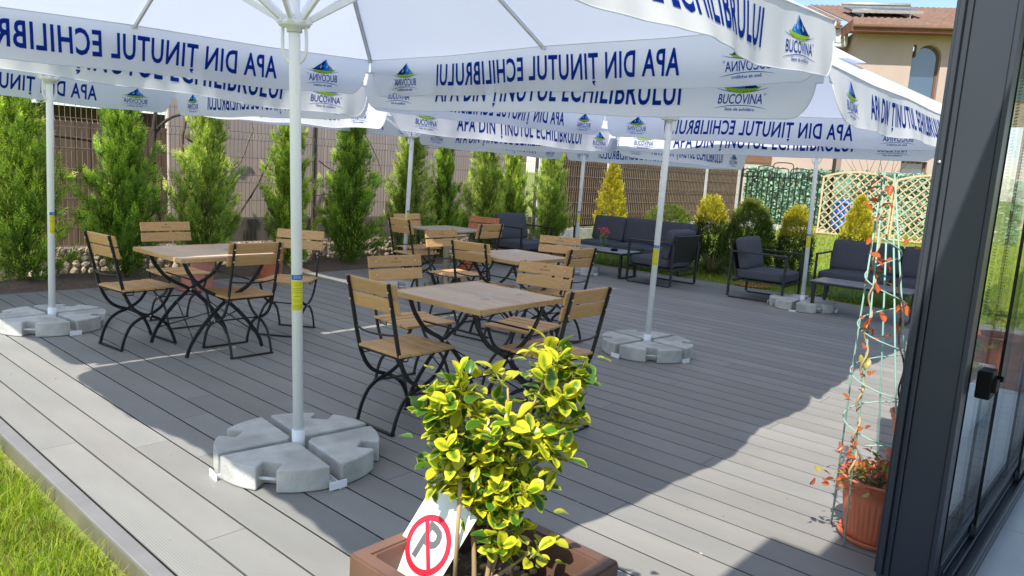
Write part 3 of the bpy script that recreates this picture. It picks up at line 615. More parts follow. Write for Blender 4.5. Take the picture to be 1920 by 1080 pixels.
CH = [  # centre x, y, heading (deg), label
 (2.72, 3.19, 0, 'folding chair nearest the camera left of the shrub, seen from behind at the closest table'),
 (3.235, 3.715, -96, 'folding chair with emblem facing the camera behind the left corner of the closest table'),
 (3.74, 3.19, -170, 'folding chair with emblem at the right rear of the closest table'),
 (3.34, 2.645, 90, 'folding chair seen from behind, half hidden by the yellow shrub'),
 (4.75, 4.52, 8, 'folding chair seen from behind on the left of the middle table with ashtray'),
 (5.13, 4.03, 91, 'folding chair seen from behind at the right end of the middle table'),
 (5.64, 4.50, -158, 'folding chair with emblem in front of the lounge table, behind the middle table'),
 (5.05, 5.19, -90, 'folding chair with emblem standing in front of the taupe pedestal table'),
 (5.80, 6.68, 0, 'folding chair left of the taupe table, its back beside the parasol pole'),
 (6.21, 7.10, -90, 'folding chair behind the taupe table next to the thuja hedge'),
 (6.80, 6.70, -160, 'red-brown stained folding chair at the far side of the taupe table'),
 (6.22, 6.15, 91, 'folding chair seen from behind at the right front of the taupe table'),
 (2.265, 5.78, 6, 'folding chair at the far left, seen from behind beside the left table'),
 (2.815, 6.30, -90, 'folding chair with emblem behind the left table in front of the hedge'),
 (2.758, 5.18, 90, 'folding chair seen from behind in front of the left table'),
 (3.40, 5.55, -145, 'folding chair partly hidden behind the nearest parasol pole')]
for i, (x, y, hd, lb) in enumerate(CH):
    if i == 0: c = chair0; c.location = (x, y, 0); c.rotation_euler = (0, 0, hd*D); c['label'] = lb
    else: c = copy_thing(chair0, (x, y, 0), hd*D, lb)
    if i == 10:
        for ch in c.children:
            if ch.name.startswith(('back_slat', 'seat_slat')):
                ch.data = ch.data.copy(); ch.data.materials[0] = M['wood_red']
# ================================================================= TABLES
def xtable(label, x, y, rot, size):
    t = thing('folding_table', label, 'table', (x, y, 0), rot, 'square folding tables'); n = 9; w = (size-.036)/n
    pm = MB().box((0, 0, 0), (w-.0018, size-.036, .022)).mesh('plank', M['top_wood'], .0012, 1)
    for i in range(n): link('plank', pm, t, (-size/2+.018+w*(i+.5), 0, .729))
    for sg in (-1, 1):
        link('edge_strip', MB().box((sg*(size/2-.009), 0, .727), (.018, size, .030)).mesh('edge_strip', M['top_edge'], .002, 1), t)
        link('edge_strip', MB().box((0, sg*(size/2-.009), .727), (size-.0365, .018, .030)).mesh('edge_strip', M['top_edge'], .002, 1), t)
        link('top_rail', MB().box((0, sg*size*.36, .706), (size*.86, .03, .018)).mesh('top_rail', M['black_steel']), t)
        q = size*.40; yy = sg*size*.36
        for s2 in (-1, 1):
            P = smooth_path([(s2*q, .70), (s2*q*.86, .61), (s2*q*.55, .50), (0, .405), (-s2*q*.50, .26), (-s2*q*.86, .11), (-s2*q*.98, .012)], 3)
            link('leg', MB().bar([(p[0], yy+s2*sg*.007, p[1]) for p in P], .011, .026, (0, 1, 0)).mesh('leg', M['black_steel'], .001, 1), t)
        link('pivot_bolt', MB().tube([(0, yy-.018, .405), (0, yy+.018, .405)], .010, 8).mesh('pivot_bolt', M['bolt']), t)
        link('cross_rod', MB().tube([(sg*q*.6, -size*.36, .55), (sg*q*.6, size*.36, .55)], .006, 6).mesh('cross_rod', M['black_steel']), t)
        link('brace_rod', MB().tube([(sg*q*.35, -size*.36, .33), (sg*q*.80, size*.36, .13)], .005, 6).mesh('brace_rod', M['black_steel']), t)
        link('brace_rod', MB().tube([(sg*q*.35, size*.36, .33), (sg*q*.80, -size*.36, .13)], .005, 6).mesh('brace_rod', M['black_steel']), t)
    return t
xtable('square wooden folding table nearest the camera with two glass ashtrays', 3.13, 3.04, .02, .74)
xtable('square wooden folding table in the middle row with one pale ashtray', 4.93, 4.33, -.05, .70)
xtable('square wooden folding table on the left beside the hedge', 2.64, 5.43, .02, .77)
t = thing('pedestal_table', 'taupe square pedestal table with splayed feet by the hedge', 'table', (6.14, 6.52, 0), .05)
link('top', MB().box((0, 0, .735), (.70, .70, .022)).mesh('top', M['taupe'], .006), t)
link('column', MB().tube([(0, 0, .11), (0, 0, .40), (0, 0, .715)], [.050, .038, .055], 12).mesh('column', M['taupe']), t)
for k in range(4):
    a = PI/4+k*PI/2; link('foot', MB().bar([(.02*math.cos(a), .02*math.sin(a), .24), (.18*math.cos(a), .18*math.sin(a), .11), (.36*math.cos(a), .36*math.sin(a), .015)], .05, .035, (-math.sin(a), math.cos(a), 0)).mesh('foot', M['taupe'], .006), t)
def ashtray(label, x, y, z):
    t = thing('glass_ashtray', label, 'ashtray', (x, y, z), random.random(), 'glass ashtrays on the tables')
    link('dish', MB().lathe([(0, 0), (.034, 0), (.040, .005), (.044, .026), (.041, .028), (.036, .024), (.032, .007), (0, .006)], 28).mesh('dish', M['glass']), t)
    return t
ashtray('clear glass ashtray on the left part of the nearest table', 3.05, 2.90, .742)
ashtray('clear glass ashtray near the rear right corner of the nearest table', 3.36, 2.90, .742)
ashtray('pale ashtray on the middle wooden table', 4.93, 4.36, .742)
ashtray('glass ashtray on the left table beside the hedge', 2.80, 5.45, .742)
# ================================================================= LOUNGE FURNITURE
def cushion(dx, dy, dz, r=.035, puff=.012):
    b = bmesh.new(); bmesh.ops.create_cube(b, size=1); bmesh.ops.subdivide_edges(b, edges=b.edges[:], cuts=7, use_grid_fill=True)
    for v in b.verts:
        p = v.co.copy(); f = Vector((p.x*dx, p.y*dy, p.z*dz)); lim = Vector((dx/2-r, dy/2-r, dz/2-r)); c = Vector([max(-lim[i], min(lim[i], f[i])) for i in range(3)])
        o = f-c
        if o.length > 1e-6: o = o.normalized()*min(r, max(abs(o.x), abs(o.y), abs(o.z)))
        g = c+o; k = (1-(2*p.x)**2)*(1-(2*p.y)**2); g.z += puff*k*(1 if p.z > 0 else -.3)*abs(2*p.z); g.z += .003*math.sin(31*f.x+7*f.y)*k; v.co = g
    me = bpy.data.meshes.new('cushion'); b.to_mesh(me); b.free(); me.materials.append(M['cushion'])
    for p in me.polygons: p.use_smooth = True
    return me
def lounge(name, label, cat, x, y, rot, W, seats, group):
    """Faces local +X; arms are flat-bar loops at both sides."""
    t = thing(name, label, cat, (x, y, 0), rot, group); dpt = .74
    for sg in (-1, 1):
        yy = sg*(W/2-.014); mb = MB()
        mb.box((.355, yy, .31), (.030, .028, .585)).box((-.355, yy, .31), (.030, .028, .585)).box((0, yy, .612), (.74, .040, .020)).box((0, yy, .010), (.68, .028, .020))
        link('side_frame', mb.mesh('side_frame', M['anthracite'], .002, 1), t)
    mb = MB().box((.345, 0, .235), (.028, W-.06, .04)).box((-.30, 0, .235), (.028, W-.06, .04)).box((.02, 0, .25), (.64, W-.06, .012))
    link('seat_frame', mb.mesh('seat_frame', M['anthracite'], .002, 1), t)
    R = Matrix.Rotation(-.26, 3, 'Y')
    link('back_frame', MB().box((-.335, 0, .50), (.020, W-.08, .46), R).mesh('back_frame', M['anthracite'], .002, 1), t)
    cw = (W-.09)/seats; sc = cushion(.66, cw-.008, .13); bc_ = cushion(.15, cw-.008, .43, .045, 0)
    for i in range(seats):
        yy = -W/2+.045+cw*(i+.5)
        link('seat_cushion', sc, t, (.03, yy, .325)); link('back_cushion', bc_, t, (-.235, yy, .585), (0, -.24, 0))
    return t
G1, G2 = 'dark grey lounge armchairs', 'dark grey lounge sofas'
lounge('lounge_armchair', 'dark grey armchair seen from behind, in front of the three seat sofa', 'armchair', 9.43, 5.48, PI/2, .72, 1, G1)
lounge('lounge_armchair', 'dark grey armchair against the thuja hedge, facing the camera', 'armchair', 8.98, 7.82, -PI/2-.06, .72, 1, G1)
lounge('lounge_armchair', 'dark grey armchair on the right beside the round green shrub, slumped cushion', 'armchair', 9.58, 4.00, -PI/2+.08, .72, 1, G1)
lounge('lounge_sofa', 'long dark grey sofa behind the table with the pink flower vase', 'sofa', 10.62, 6.72, PI+.06, 2.0, 3, G2)
lounge('lounge_sofa', 'dark grey sofa on the right behind the wire plant obelisk', 'sofa', 10.72, 2.70, PI+.05, 1.9, 2, G2)
def coffee(label, x, y, rot, top):
    t = thing('lounge_table', label, 'coffee table', (x, y, 0), rot, 'low lounge tables')
    link('top', MB().box((0, 0, .385), (.52, 1.10, .012)).mesh('top', top, .002, 1), t)
    link('top_frame', MB().box((0, 0, .366), (.50, 1.08, .026)).mesh('top_frame', M['anthracite'], .002, 1), t)
    for sg in (-1, 1):
        link('leg_loop', MB().box((-.22, sg*.50, .18), (.055, .03, .35)).box((.22, sg*.50, .18), (.055, .03, .35)).box((0, sg*.50, .012), (.386, .03, .022)).mesh('leg_loop', M['anthracite'], .002, 1), t)
    return t
coffee('low pale topped lounge table carrying the pink flower vase', 9.32, 6.50, .05, M['pale_top'])
coffee('low grey lounge table in front of the right sofa', 9.32, 2.68, .02, mat('grey_top', (0.17, 0.18, 0.20), rough=0.35, var=.08))
def vase(label, x, y, z, m):
    t = thing('flower_vase', label, 'vase', (x, y, z), 0, 'glass vases with pink flowers')
    link('vase', MB().lathe([(0, 0), (.026, 0), (.026, .01), (.020, .03), (.030, .12), (.040, .16), (.037, .16), (.027, .12), (.017, .03), (0, .015)], 20).mesh('vase', M['glass']), t)
    fl = MB(); stm = MB()
    for i in range(16):
        a = random.uniform(0, 2*PI); rr = random.uniform(.01, .085); h = random.uniform(.20, .33); p = Vector((rr*math.cos(a), rr*math.sin(a), h))
        stm.tube([(0, 0, .03), p*.5+Vector((0, 0, .02)), p], .0025, 5)
        for j in range(9):
            q = Vector((random.gauss(0, 1), random.gauss(0, 1), random.gauss(0, 1))).normalized(); e = q.orthogonal().normalized()*.012; o = p+q*.012
            fl.add([o, o+q*.016+e, o+q*.024, o+q*.016-e], [(0, 1, 2, 3)])
        for j in range(3):
            q = Vector((random.gauss(0, 1), random.gauss(0, 1), .4)).normalized(); o = p*random.uniform(.5, .85); e = q.orthogonal().normalized()*.010; stm.add([o, o+q*.025+e, o+q*.05, o+q*.025-e], [(0, 1, 2, 3)])
    link('stems', stm.mesh('stems', M['fgreen']), t); link('blossoms', fl.mesh('blossoms', m), t)
vase('glass vase with pink blossoms on the pale lounge table', 9.12, 6.33, .391, M['pink'])
vase('glass vase with mauve blossoms on the right lounge table behind the wire obelisk', 9.33, 2.55, .391, M['mauve'])
t = thing('dark_ashtray', 'small black ashtray on the pale lounge table beside the vase', 'ashtray', (9.25, 6.2, .391))
link('dish', MB().lathe([(0, 0), (.05, 0), (.055, .03), (.048, .03), (.042, .01), (0, .008)], 20).mesh('dish', M['black']), t)

# ================================================================= CONIFERS AND SHRUBS
def sprays(n, h, rad_fn, z0, L, seed, cols, updir=0.7, leaf=7, width=.35, core=0.35, droop=0.0, gap=0.35, lw=.16, curve=.25):
    """Feathery fronds: each a curved axis with alternating narrow leaflets. Returns V, F (quads), tint."""
    R = np.random.default_rng(seed)
    t = R.random(n)**0.85; z = z0+t*h; a = R.uniform(0, 2*PI, n)
    r = rad_fn(t, a)*(core+(1-core)*R.random(n)**0.5)
    keep = (np.sin(a*3+z*6+seed)*np.sin(z*9+a*2+seed*2) > -1+gap*.8*R.random(n)) ; t, z, a, r = t[keep], z[keep], a[keep], r[keep]; n = len(t)
    P = np.stack([r*np.cos(a), r*np.sin(a), z], 1)
    az = a+R.normal(0, .5, n); ud = updir+R.normal(0, .28, n)-droop
    ax = np.stack([np.cos(az)*np.cos(ud), np.sin(az)*np.cos(ud), np.sin(ud)], 1)
    side = np.cross(ax, R.normal(0, 1, (n, 3))); side /= np.linalg.norm(side, axis=1)[:, None]+1e-9
    nor = np.cross(ax, side)
    Ls = L*R.uniform(.55, 1.25, n)*(1-.35*t)
    VV, FF, CC = [], [], []
    c0 = np.array(cols[0]); c1 = np.array(cols[1]); c2 = np.array(cols[2])
    hue = R.random(n)[:, None]
    off = 0
    for k in range(leaf):
        f = (k+.6)/leaf; sg = 1 if k % 2 else -1
        base = P+ax*(Ls*f*.85)[:, None]+np.array([0, 0, 1])*(curve*Ls*f*f)[:, None]
        ll = Ls*width*(1.15-.75*f)
        d = ax*.75+side*(sg*.75)+np.array([0, 0, .25])+R.normal(0, .12, (n, 3)); d /= np.linalg.norm(d, axis=1)[:, None]
        wv = np.cross(d, nor); wv /= np.linalg.norm(wv, axis=1)[:, None]+1e-9
        wd = ll*lw
        q0 = base; q1 = base+d*(ll*.5)[:, None]+wv*wd[:, None]; q2 = base+d*ll[:, None]; q3 = base+d*(ll*.5)[:, None]-wv*wd[:, None]
        V = np.stack([q0, q1, q2, q3], 1).reshape(-1, 3); VV.append(V); FF.append(np.arange(n*4).reshape(-1, 4)+off); off += n*4
        tip = (0.25+.75*f)*np.clip(R.normal(.6, .3, n), 0, 1); tip = tip[:, None]
        CC.append(c0*(1-hue)*(1-tip)+c1*hue*(1-tip)+c2*tip)
    # terminal leaflet
    base = P+ax*(Ls*.8)[:, None]+np.array([0, 0, 1])*(curve*Ls*.7)[:, None]; ll = Ls*.35; d = ax+np.array([0, 0, .35]); d /= np.linalg.norm(d, axis=1)[:, None]; wv = side; wd = ll*lw
    V = np.stack([base, base+d*(ll*.5)[:, None]+wv*wd[:, None], base+d*ll[:, None], base+d*(ll*.5)[:, None]-wv*wd[:, None]], 1).reshape(-1, 3); VV.append(V); FF.append(np.arange(n*4).reshape(-1, 4)+off); CC.append(np.tile(c2, (n, 1)))
    return np.concatenate(VV), np.concatenate(FF), np.concatenate(CC)
def thuja_rad(wd, ph):
    return lambda t, a: wd*(0.55+0.45*np.minimum(1, t*5))*(1-t)**0.55*(1+.22*np.sin(3*a+ph+t*7)+.12*np.sin(5*a+t*19+ph))+.03
TH = []
GREENS = [((.035, .085, .012), (.075, .15, .022), (.52, .56, .07)), ((.030, .078, .012), (.06, .13, .02), (.42, .50, .06)), ((.055, .10, .018), (.10, .17, .028), (.58, .58, .11))]
for i in range(4):
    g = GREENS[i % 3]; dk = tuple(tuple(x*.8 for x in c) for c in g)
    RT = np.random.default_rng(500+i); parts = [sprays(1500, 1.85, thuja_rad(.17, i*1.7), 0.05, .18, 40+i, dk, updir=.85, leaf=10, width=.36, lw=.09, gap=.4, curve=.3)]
    for k in range(78):                                   # feathery plumes rising off the trunk, wide below and narrow above
        u = (k+RT.random())/78; z = .05+1.85*u**.95; a = k*2.399+RT.normal(0, .4); R0 = (.40*(1-u)**.75+.07)*RT.uniform(.65, 1.25)
        n = int(26+20*(1-u)); t_ = RT.random(n)**.8; el_ = RT.normal(.75, .18); ln = R0/math.cos(el_)
        px_ = t_*ln*math.cos(el_); pz_ = z+t_*ln*math.sin(el_)*.85+.10*t_*t_
        sp_ = .055*(1-.6*t_); P = np.stack([px_*math.cos(a), px_*math.sin(a), pz_], 1)+RT.normal(0, 1, (n, 3))*sp_[:, None]
        az = a+RT.normal(0, .45, n); ud = el_+.25+RT.normal(0, .25, n); ax = np.stack([np.cos(az)*np.cos(ud), np.sin(az)*np.cos(ud), np.sin(ud)], 1)
        side = np.cross(ax, RT.normal(0, 1, (n, 3))); side /= np.linalg.norm(side, axis=1)[:, None]; nor = np.cross(ax, side); L_ = RT.uniform(.09, .17, n)*(1-.3*u)
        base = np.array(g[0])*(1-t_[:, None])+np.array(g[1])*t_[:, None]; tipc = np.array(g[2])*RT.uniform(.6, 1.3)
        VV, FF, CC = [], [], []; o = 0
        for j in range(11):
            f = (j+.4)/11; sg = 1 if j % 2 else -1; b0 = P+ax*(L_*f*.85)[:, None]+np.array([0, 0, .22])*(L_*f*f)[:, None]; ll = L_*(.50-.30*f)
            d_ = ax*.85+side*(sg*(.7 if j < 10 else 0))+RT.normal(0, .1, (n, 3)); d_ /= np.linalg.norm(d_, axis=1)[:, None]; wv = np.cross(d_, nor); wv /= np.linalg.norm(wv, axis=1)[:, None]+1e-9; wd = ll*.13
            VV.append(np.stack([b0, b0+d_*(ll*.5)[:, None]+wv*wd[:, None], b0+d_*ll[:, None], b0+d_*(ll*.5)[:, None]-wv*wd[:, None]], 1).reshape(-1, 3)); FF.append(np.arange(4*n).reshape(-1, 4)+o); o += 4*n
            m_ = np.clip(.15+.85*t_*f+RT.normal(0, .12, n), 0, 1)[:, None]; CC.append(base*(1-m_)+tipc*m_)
        parts.append((np.concatenate(VV), np.concatenate(FF), np.concatenate(CC)))
    off_ = np.cumsum([0]+[len(p[0]) for p in parts]); V = np.concatenate([p[0] for p in parts]); F = np.concatenate([p[1]+o for p, o in zip(parts, off_)]); c = np.concatenate([p[2] for p in parts])
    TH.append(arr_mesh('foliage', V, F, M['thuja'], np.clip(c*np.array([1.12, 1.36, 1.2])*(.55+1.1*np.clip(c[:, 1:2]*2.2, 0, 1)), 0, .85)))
TRUNK = MB().tube([(0, 0, -.05), (.01, 0, .8), (0, .01, 1.9)], [.035, .025, .008], 8).mesh('trunk', M['bark'])
TRUNK2 = MB()
for k in range(26):
    a = k*2.4; z = .15+k*.07; TRUNK2.tube([(0, 0, z), (.20*math.cos(a)*(1-k/34), .20*math.sin(a)*(1-k/34), z+.16)], [.008, .003], 5)
TRUNK2 = TRUNK2.mesh('branches', M['bark'])
def conifer(label, x, y, h, k, wsc=1.0, rot=0, dark=1.0, mats=None, group='columnar thujas along the fence', z=-.02):
    t = thing('thuja', label, 'conifer', (x, y, z), rot, group); s = h/2.2
    f = link('foliage', TH[k], t); f.scale = (wsc*s, wsc*s, s)
    for nm, me in (('trunk', TRUNK), ('branches', TRUNK2)): o = link(nm, me, t); o.scale = (s, s, s)
    return t
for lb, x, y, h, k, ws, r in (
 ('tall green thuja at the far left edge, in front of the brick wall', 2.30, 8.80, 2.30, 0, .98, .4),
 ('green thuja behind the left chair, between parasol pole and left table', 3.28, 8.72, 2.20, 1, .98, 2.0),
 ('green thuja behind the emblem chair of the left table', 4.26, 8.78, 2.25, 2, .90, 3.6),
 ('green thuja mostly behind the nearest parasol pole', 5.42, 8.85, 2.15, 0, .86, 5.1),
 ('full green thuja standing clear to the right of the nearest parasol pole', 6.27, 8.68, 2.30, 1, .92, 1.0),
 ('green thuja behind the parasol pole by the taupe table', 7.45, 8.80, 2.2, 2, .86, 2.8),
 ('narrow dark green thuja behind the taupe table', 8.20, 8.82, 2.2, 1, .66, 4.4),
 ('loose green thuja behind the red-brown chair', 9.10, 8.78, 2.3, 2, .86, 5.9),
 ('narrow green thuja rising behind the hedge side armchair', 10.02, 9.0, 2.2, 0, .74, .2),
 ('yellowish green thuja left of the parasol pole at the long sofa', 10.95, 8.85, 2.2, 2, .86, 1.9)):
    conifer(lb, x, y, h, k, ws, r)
def bush(name, label, cat, x, y, h, wd, shape, cols, n, L, seed, z=None, split=None, group=None, leaf=6):
    z = float(ground_z(x)) if z is None else z
    t = thing(name, label, cat, (x, y, z), 0, group)
    if shape == 'cone': rf = lambda tt, a: wd*(.75+.25*np.minimum(1, tt*4))*(1-tt)**.75*(1+.12*np.sin(4*a+tt*9))+.02
    elif shape == 'ball': rf = lambda tt, a: wd*np.sqrt(np.clip(1-(2*tt-.9)**2/1.25, .02, 1))*(1+.07*np.sin(4*a+tt*9))
    else: rf = lambda tt, a: wd*(.8+.2*np.minimum(1, tt*4))*(1-tt**2.2)**.6*(1+.12*np.sin(3*a+tt*8))+.03
    V, F, c = sprays(n, h-.06, rf, .04, L, seed, cols, updir=1.0, leaf=leaf, width=.5, lw=.2, gap=.2, core=.45)
    if split is not None:                                # lower growth of a different, greener colour
        zc = V[F[:, 0]][:, 2]+RNG.normal(0, .05, len(F)); k = zc < split[0]*h; c = c.copy(); c[k] = c[k]*np.array(split[1])
    link('foliage', arr_mesh('foliage', V, F, M['thuja'], c), t)
    link('trunk', MB().tube([(0, 0, -.05), (0, 0, h*.6)], [.03, .01], 6).mesh('trunk', M['bark']), t)
    return t
GOLD = ((.22, .24, .015), (.36, .34, .02), (.72, .60, .05)); ROUND = ((.05, .10, .015), (.08, .14, .02), (.26, .30, .04)); DARK = ((.03, .06, .012), (.05, .09, .015), (.14, .18, .03))
bush('golden_conifer', 'bright golden cone shaped conifer in front of the brown fence', 'conifer', 12.95, 8.85, 1.72, .36, 'cone', GOLD, 2600, .13, 51, z=.06, split=(.16, (.35, .55, .8)))
bush('round_shrub', 'round green shrub behind the long sofa against the brown fence', 'shrub', 14.9, 8.6, .78, .50, 'ball', ROUND, 1800, .12, 52, z=.12)
bush('golden_shrub', 'shrub with golden top behind the long sofa, right of its armchair', 'shrub', 11.9, 6.05, 1.20, .30, 'tall', GOLD, 1700, .14, 53, split=(.66, (.20, .34, .8)))
bush('round_shrub', 'large round dark green shrub behind the slumped cushion armchair', 'shrub', 11.85, 5.30, 1.20, .40, 'tall', ROUND, 2400, .13, 54, split=(.75, (.6, .75, .9)))
bush('golden_shrub', 'shrub with golden tip left of the far right parasol pole', 'shrub', 12.0, 4.58, 1.14, .26, 'tall', GOLD, 1700, .13, 55, split=(.60, (.13, .26, .8)))
bush('golden_shrub', 'golden shrub with dark green foot in front of the wooden trellis', 'shrub', 15.2, 4.62, 1.20, .34, 'cone', GOLD, 1900, .15, 56, split=(.36, (.10, .22, .8)))
bush('bush', 'yellow green bush showing over the top of the brown fence', 'shrub', 17.2, 10.6, 2.3, .9, 'tall', ((.16, .26, .02), (.24, .34, .03), (.40, .46, .06)), 1500, .20, 57, z=.1)
bush('bush', 'small yellow green bush over the fence left of the white fence post', 'shrub', 14.4, 10.6, 2.15, .7, 'tall', ((.16, .24, .03), (.24, .30, .04), (.36, .40, .08)), 900, .20, 58, z=.1)
def spiky(label, x, y, n, L, seed):
    R = random.Random(seed); t = thing('spiky_grass', label, 'grass clump', (x, y, float(ground_z(x))), 0, 'arching grass clumps behind the armchairs'); V = []; F = []; C = []
    for i in range(n):
        a = R.uniform(0, 2*PI); l = L*R.uniform(.6, 1.15); e = R.uniform(.75, 1.35); b = Vector((.05*math.cos(a), .05*math.sin(a), 0)); s = Vector((-math.sin(a), math.cos(a), 0))*.006
        o = len(V); m = 6
        for k in range(m):
            f = k/(m-1); p = b+Vector((math.cos(a)*math.cos(e)*l*f*(1+.6*f), math.sin(a)*math.cos(e)*l*f*(1+.6*f), math.sin(e)*l*f-.55*l*f*f)); w = s*(1-f*.85); V += [tuple(p-w), tuple(p+w)]
        col = R.choice([(.10, .16, .03), (.16, .22, .05), (.07, .12, .03), (.33, .20, .10), (.24, .26, .10)])
        for k in range(m-1): F.append((o+2*k, o+2*k+1, o+2*k+3, o+2*k+2)); C.append(col)
    link('blades', arr_mesh('blades', np.array(V), np.array(F), M['thuja'], np.array(C)), t)
spiky('arching grass clump beside the armchair seen from behind', 11.35, 5.65, 260, .85, 1)
spiky('arching grass clump behind the slumped cushion armchair', 11.25, 4.75, 200, .75, 2)
spiky('arching grass clump by the far right parasol pole', 11.45, 4.25, 160, .65, 3)

# ================================================================= FENCES AND BACKGROUND
def wire_panel(name, x0, x1, y, z0, z1, m, parent, step=.055, folds=3, r=.0028, amp=.03):
    mb = MB(); n = int((x1-x0)/step); zz = [z0]; fz = [z0+(z1-z0)*(k+.5)/folds for k in range(folds)]
    P = [(z0, 0)]
    for f in fz: P += [(f-.05, 0), (f, -amp), (f+.05, 0)]
    P += [(z1+.03, 0)]
    for i in range(n+1):
        x = x0+(x1-x0)*i/n; vs = []
        for z, o in P: vs += [(x-r, y+o, z), (x+r, y+o, z)]
        mb.add(vs, [(2*k, 2*k+1, 2*k+3, 2*k+2) for k in range(len(P)-1)])
        vs = []
        for z, o in P: vs += [(x, y+o-r, z), (x, y+o+r, z)]
        mb.add(vs, [(2*k, 2*k+1, 2*k+3, 2*k+2) for k in range(len(P)-1)])
    hz = sorted([z0+.02, z1]+[f+d for f in fz for d in (-.05, .05)])
    for z in hz+[z0+(z1-z0)*k/(folds) for k in range(1, folds)]: mb.box(((x0+x1)/2, y-.004, z), (x1-x0, .005, .005))
    return link(name, mb.mesh(name, m), parent, kind='stuff')
fen = thing('mesh_fence', 'welded wire mesh fence running behind the thujas', 'fence', (6.2, 9.42, 0))
px = [1.2, 3.7, 6.2, 8.7, 11.2]
for a, b in zip(px[:-1], px[1:]):
    wire_panel('wire_mesh', a-6.2+.03, b-6.2-.03, 0, .30, 2.0, M['wire_dark'] if a > 3 else M['wire_pale'], fen)
for x in px: link('post', MB().box((x-6.2, 0.03, 1.0), (.05, .05, 2.2)).mesh('post', M['wire_dark']), fen)
# low stone faced plinth under the mesh fence
pl = thing('stone_plinth', 'low rubble stone plinth below the wire mesh fence', 'wall', (6.2, 9.5, 0))
link('core', MB().box((0, .06, .08), (10.4, .2, .40)).mesh('core', M['mortar']), pl)
def stone_mesh(seed):
    R = random.Random(seed); b = bmesh.new(); bmesh.ops.create_icosphere(b, subdivisions=1, radius=.5)
    for v in b.verts: v.co *= R.uniform(.8, 1.1); v.co.y *= .55
    me = bpy.data.meshes.new('stone'); b.to_mesh(me); b.free(); me.materials.append(M['stone'])
    a = me.attributes.new('tint', 'FLOAT_COLOR', 'FACE'); R2 = R.random(); c = [(.60, .48, .34), (.52, .45, .36), (.70, .57, .40), (.48, .38, .29)][seed % 4]
    a.data.foreach_set('color', [x for p in me.polygons for x in (*c, 1)]); return me
SM = [stone_mesh(i) for i in range(8)]
def stone_row(x0, x1, zs, sz, n0):
    k = n0
    for z in zs:
        x = x0+random.uniform(0, sz)
        while x < x1:
            s = sz*random.uniform(.75, 1.25); o = link('stone', SM[k % 8], pl, (x-6.2, -.045, z+random.uniform(-.01, .01)), (0, random.uniform(0, 6), 0)); o.scale = (s*1.05, .07, s*random.uniform(.8, 1.0)); x += s*.93; k += 1
    return k
k = stone_row(2.45, 4.3, (-.06, .02, .10, .18, .25), .105, 0)
k = stone_row(4.3, 5.6, (.02, .11, .19, .26), .10, k); k = stone_row(5.6, 9.0, (.12, .21), .12, k)
mb = MB()
for i in range(420):
    x = random.uniform(4.0, 11.2); z = random.uniform(-.1, .24); s = random.uniform(.03, .05); mb.add([(x-6.2+p[0]*s, -.05+p[1]*.03, z+p[2]*s*.8) for p in ico], icf)
o = link('small_stones', mb.mesh('small_stones', M['mortar']), pl, kind='stuff')
# neighbour's panel wall behind the mesh
wl = thing('panel_wall', 'grey brown panel wall of the neighbour behind the wire mesh', 'wall', (8.0, 10.05, 0))
for i in range(6):
    x = 4.35+i*1.2; link('panel', MB().box((x+.6-8.0, 0, 1.72), (1.194, .05, 2.30)).mesh('panel', M['wall_panel'], .006, 1), wl)
link('base_course', MB().box((.1, .02, .24), (7.4, .12, .64)).mesh('base_course', M['dark_plinth']), wl)
wh = thing('board_wall', 'dark brown board wall behind the vine at left', 'wall', (3.7, 10.4, 0))
for i in range(11): link('board', MB().box((-.95+i*.175, random.uniform(-.01, .01), .95), (.168, .03, 1.62)).mesh('board', M['board']), wh)
sh = thing('neighbour_shed', 'neighbour outbuilding with pink brick wall and grey sheet roof at left', 'building', (2.6, 11.6, 0))
link('wall', MB().box((-.9, .1, 1.1), (2.6, .3, 2.3)).mesh('wall', M['brick']), sh)
R = Matrix.Rotation(.30, 3, 'X'); rf = MB(); n = 60
vs = [(-.4+3.2*i/n, y, 2.0+.30*(y+.9)+.02*math.cos(i*1.9)) for i in range(n+1) for y in (-.9, .9)]
rf.add(vs, [(2*i, 2*i+2, 2*i+3, 2*i+1) for i in range(n)], True); link('roof', rf.mesh('roof', M['fibre']), sh)
link('gable', MB().box((1.4, .3, 1.0), (2.2, .1, 2.0)).mesh('gable', M['dark_plinth']), sh)
def vine(label, x, y, paths, m):
    t = thing('vine', label, 'vine', (x, y, -.05), 0, 'bare grape vines on the neighbour side')
    for i, (p, r) in enumerate(paths):
        q = smooth_path(p, 5); n = len(q); link('trunk' if i == 0 else 'branch', MB().tube([v+Vector((random.uniform(-.008, .008), random.uniform(-.008, .008), 0)) for v in q], [r*(1-.6*k/n) for k in range(n)], 7).mesh('branch', m), t)
vine('dark twisted vine trunk left of the second thuja gap', 4.05, 9.75, [([(.0, 0, 0), (.03, 0, .7), (-.02, 0, 1.3), (.03, 0, 2.1)], .05), ([(-.02, 0, 1.3), (-.5, .05, 1.55), (-1.2, .1, 1.62), (-1.8, .1, 1.72)], .03), ([(.0, 0, 1.7), (.3, .1, 1.95), (.9, .1, 2.1)], .025), ([(-1.2, .1, 1.62), (-1.3, .1, 1.2), (-1.2, .1, .7), (-1.45, .1, .4)], .02)], M['darkbark'])
vine('pale rough vine trunk right of the dark twisted one', 4.38, 9.70, [([(0, 0, 0), (-.05, 0, .55), (.04, 0, 1.1), (.0, 0, 1.6), (.10, 0, 2.1)], .045), ([(-.05, 0, .5), (.2, 0, .8), (.32, 0, 1.25)], .022), ([(.05, 0, 1.7), (.5, 0, 1.45), (.75, 0, 1.35), (1.0, 0, 1.9)], .02)], M['bark'])
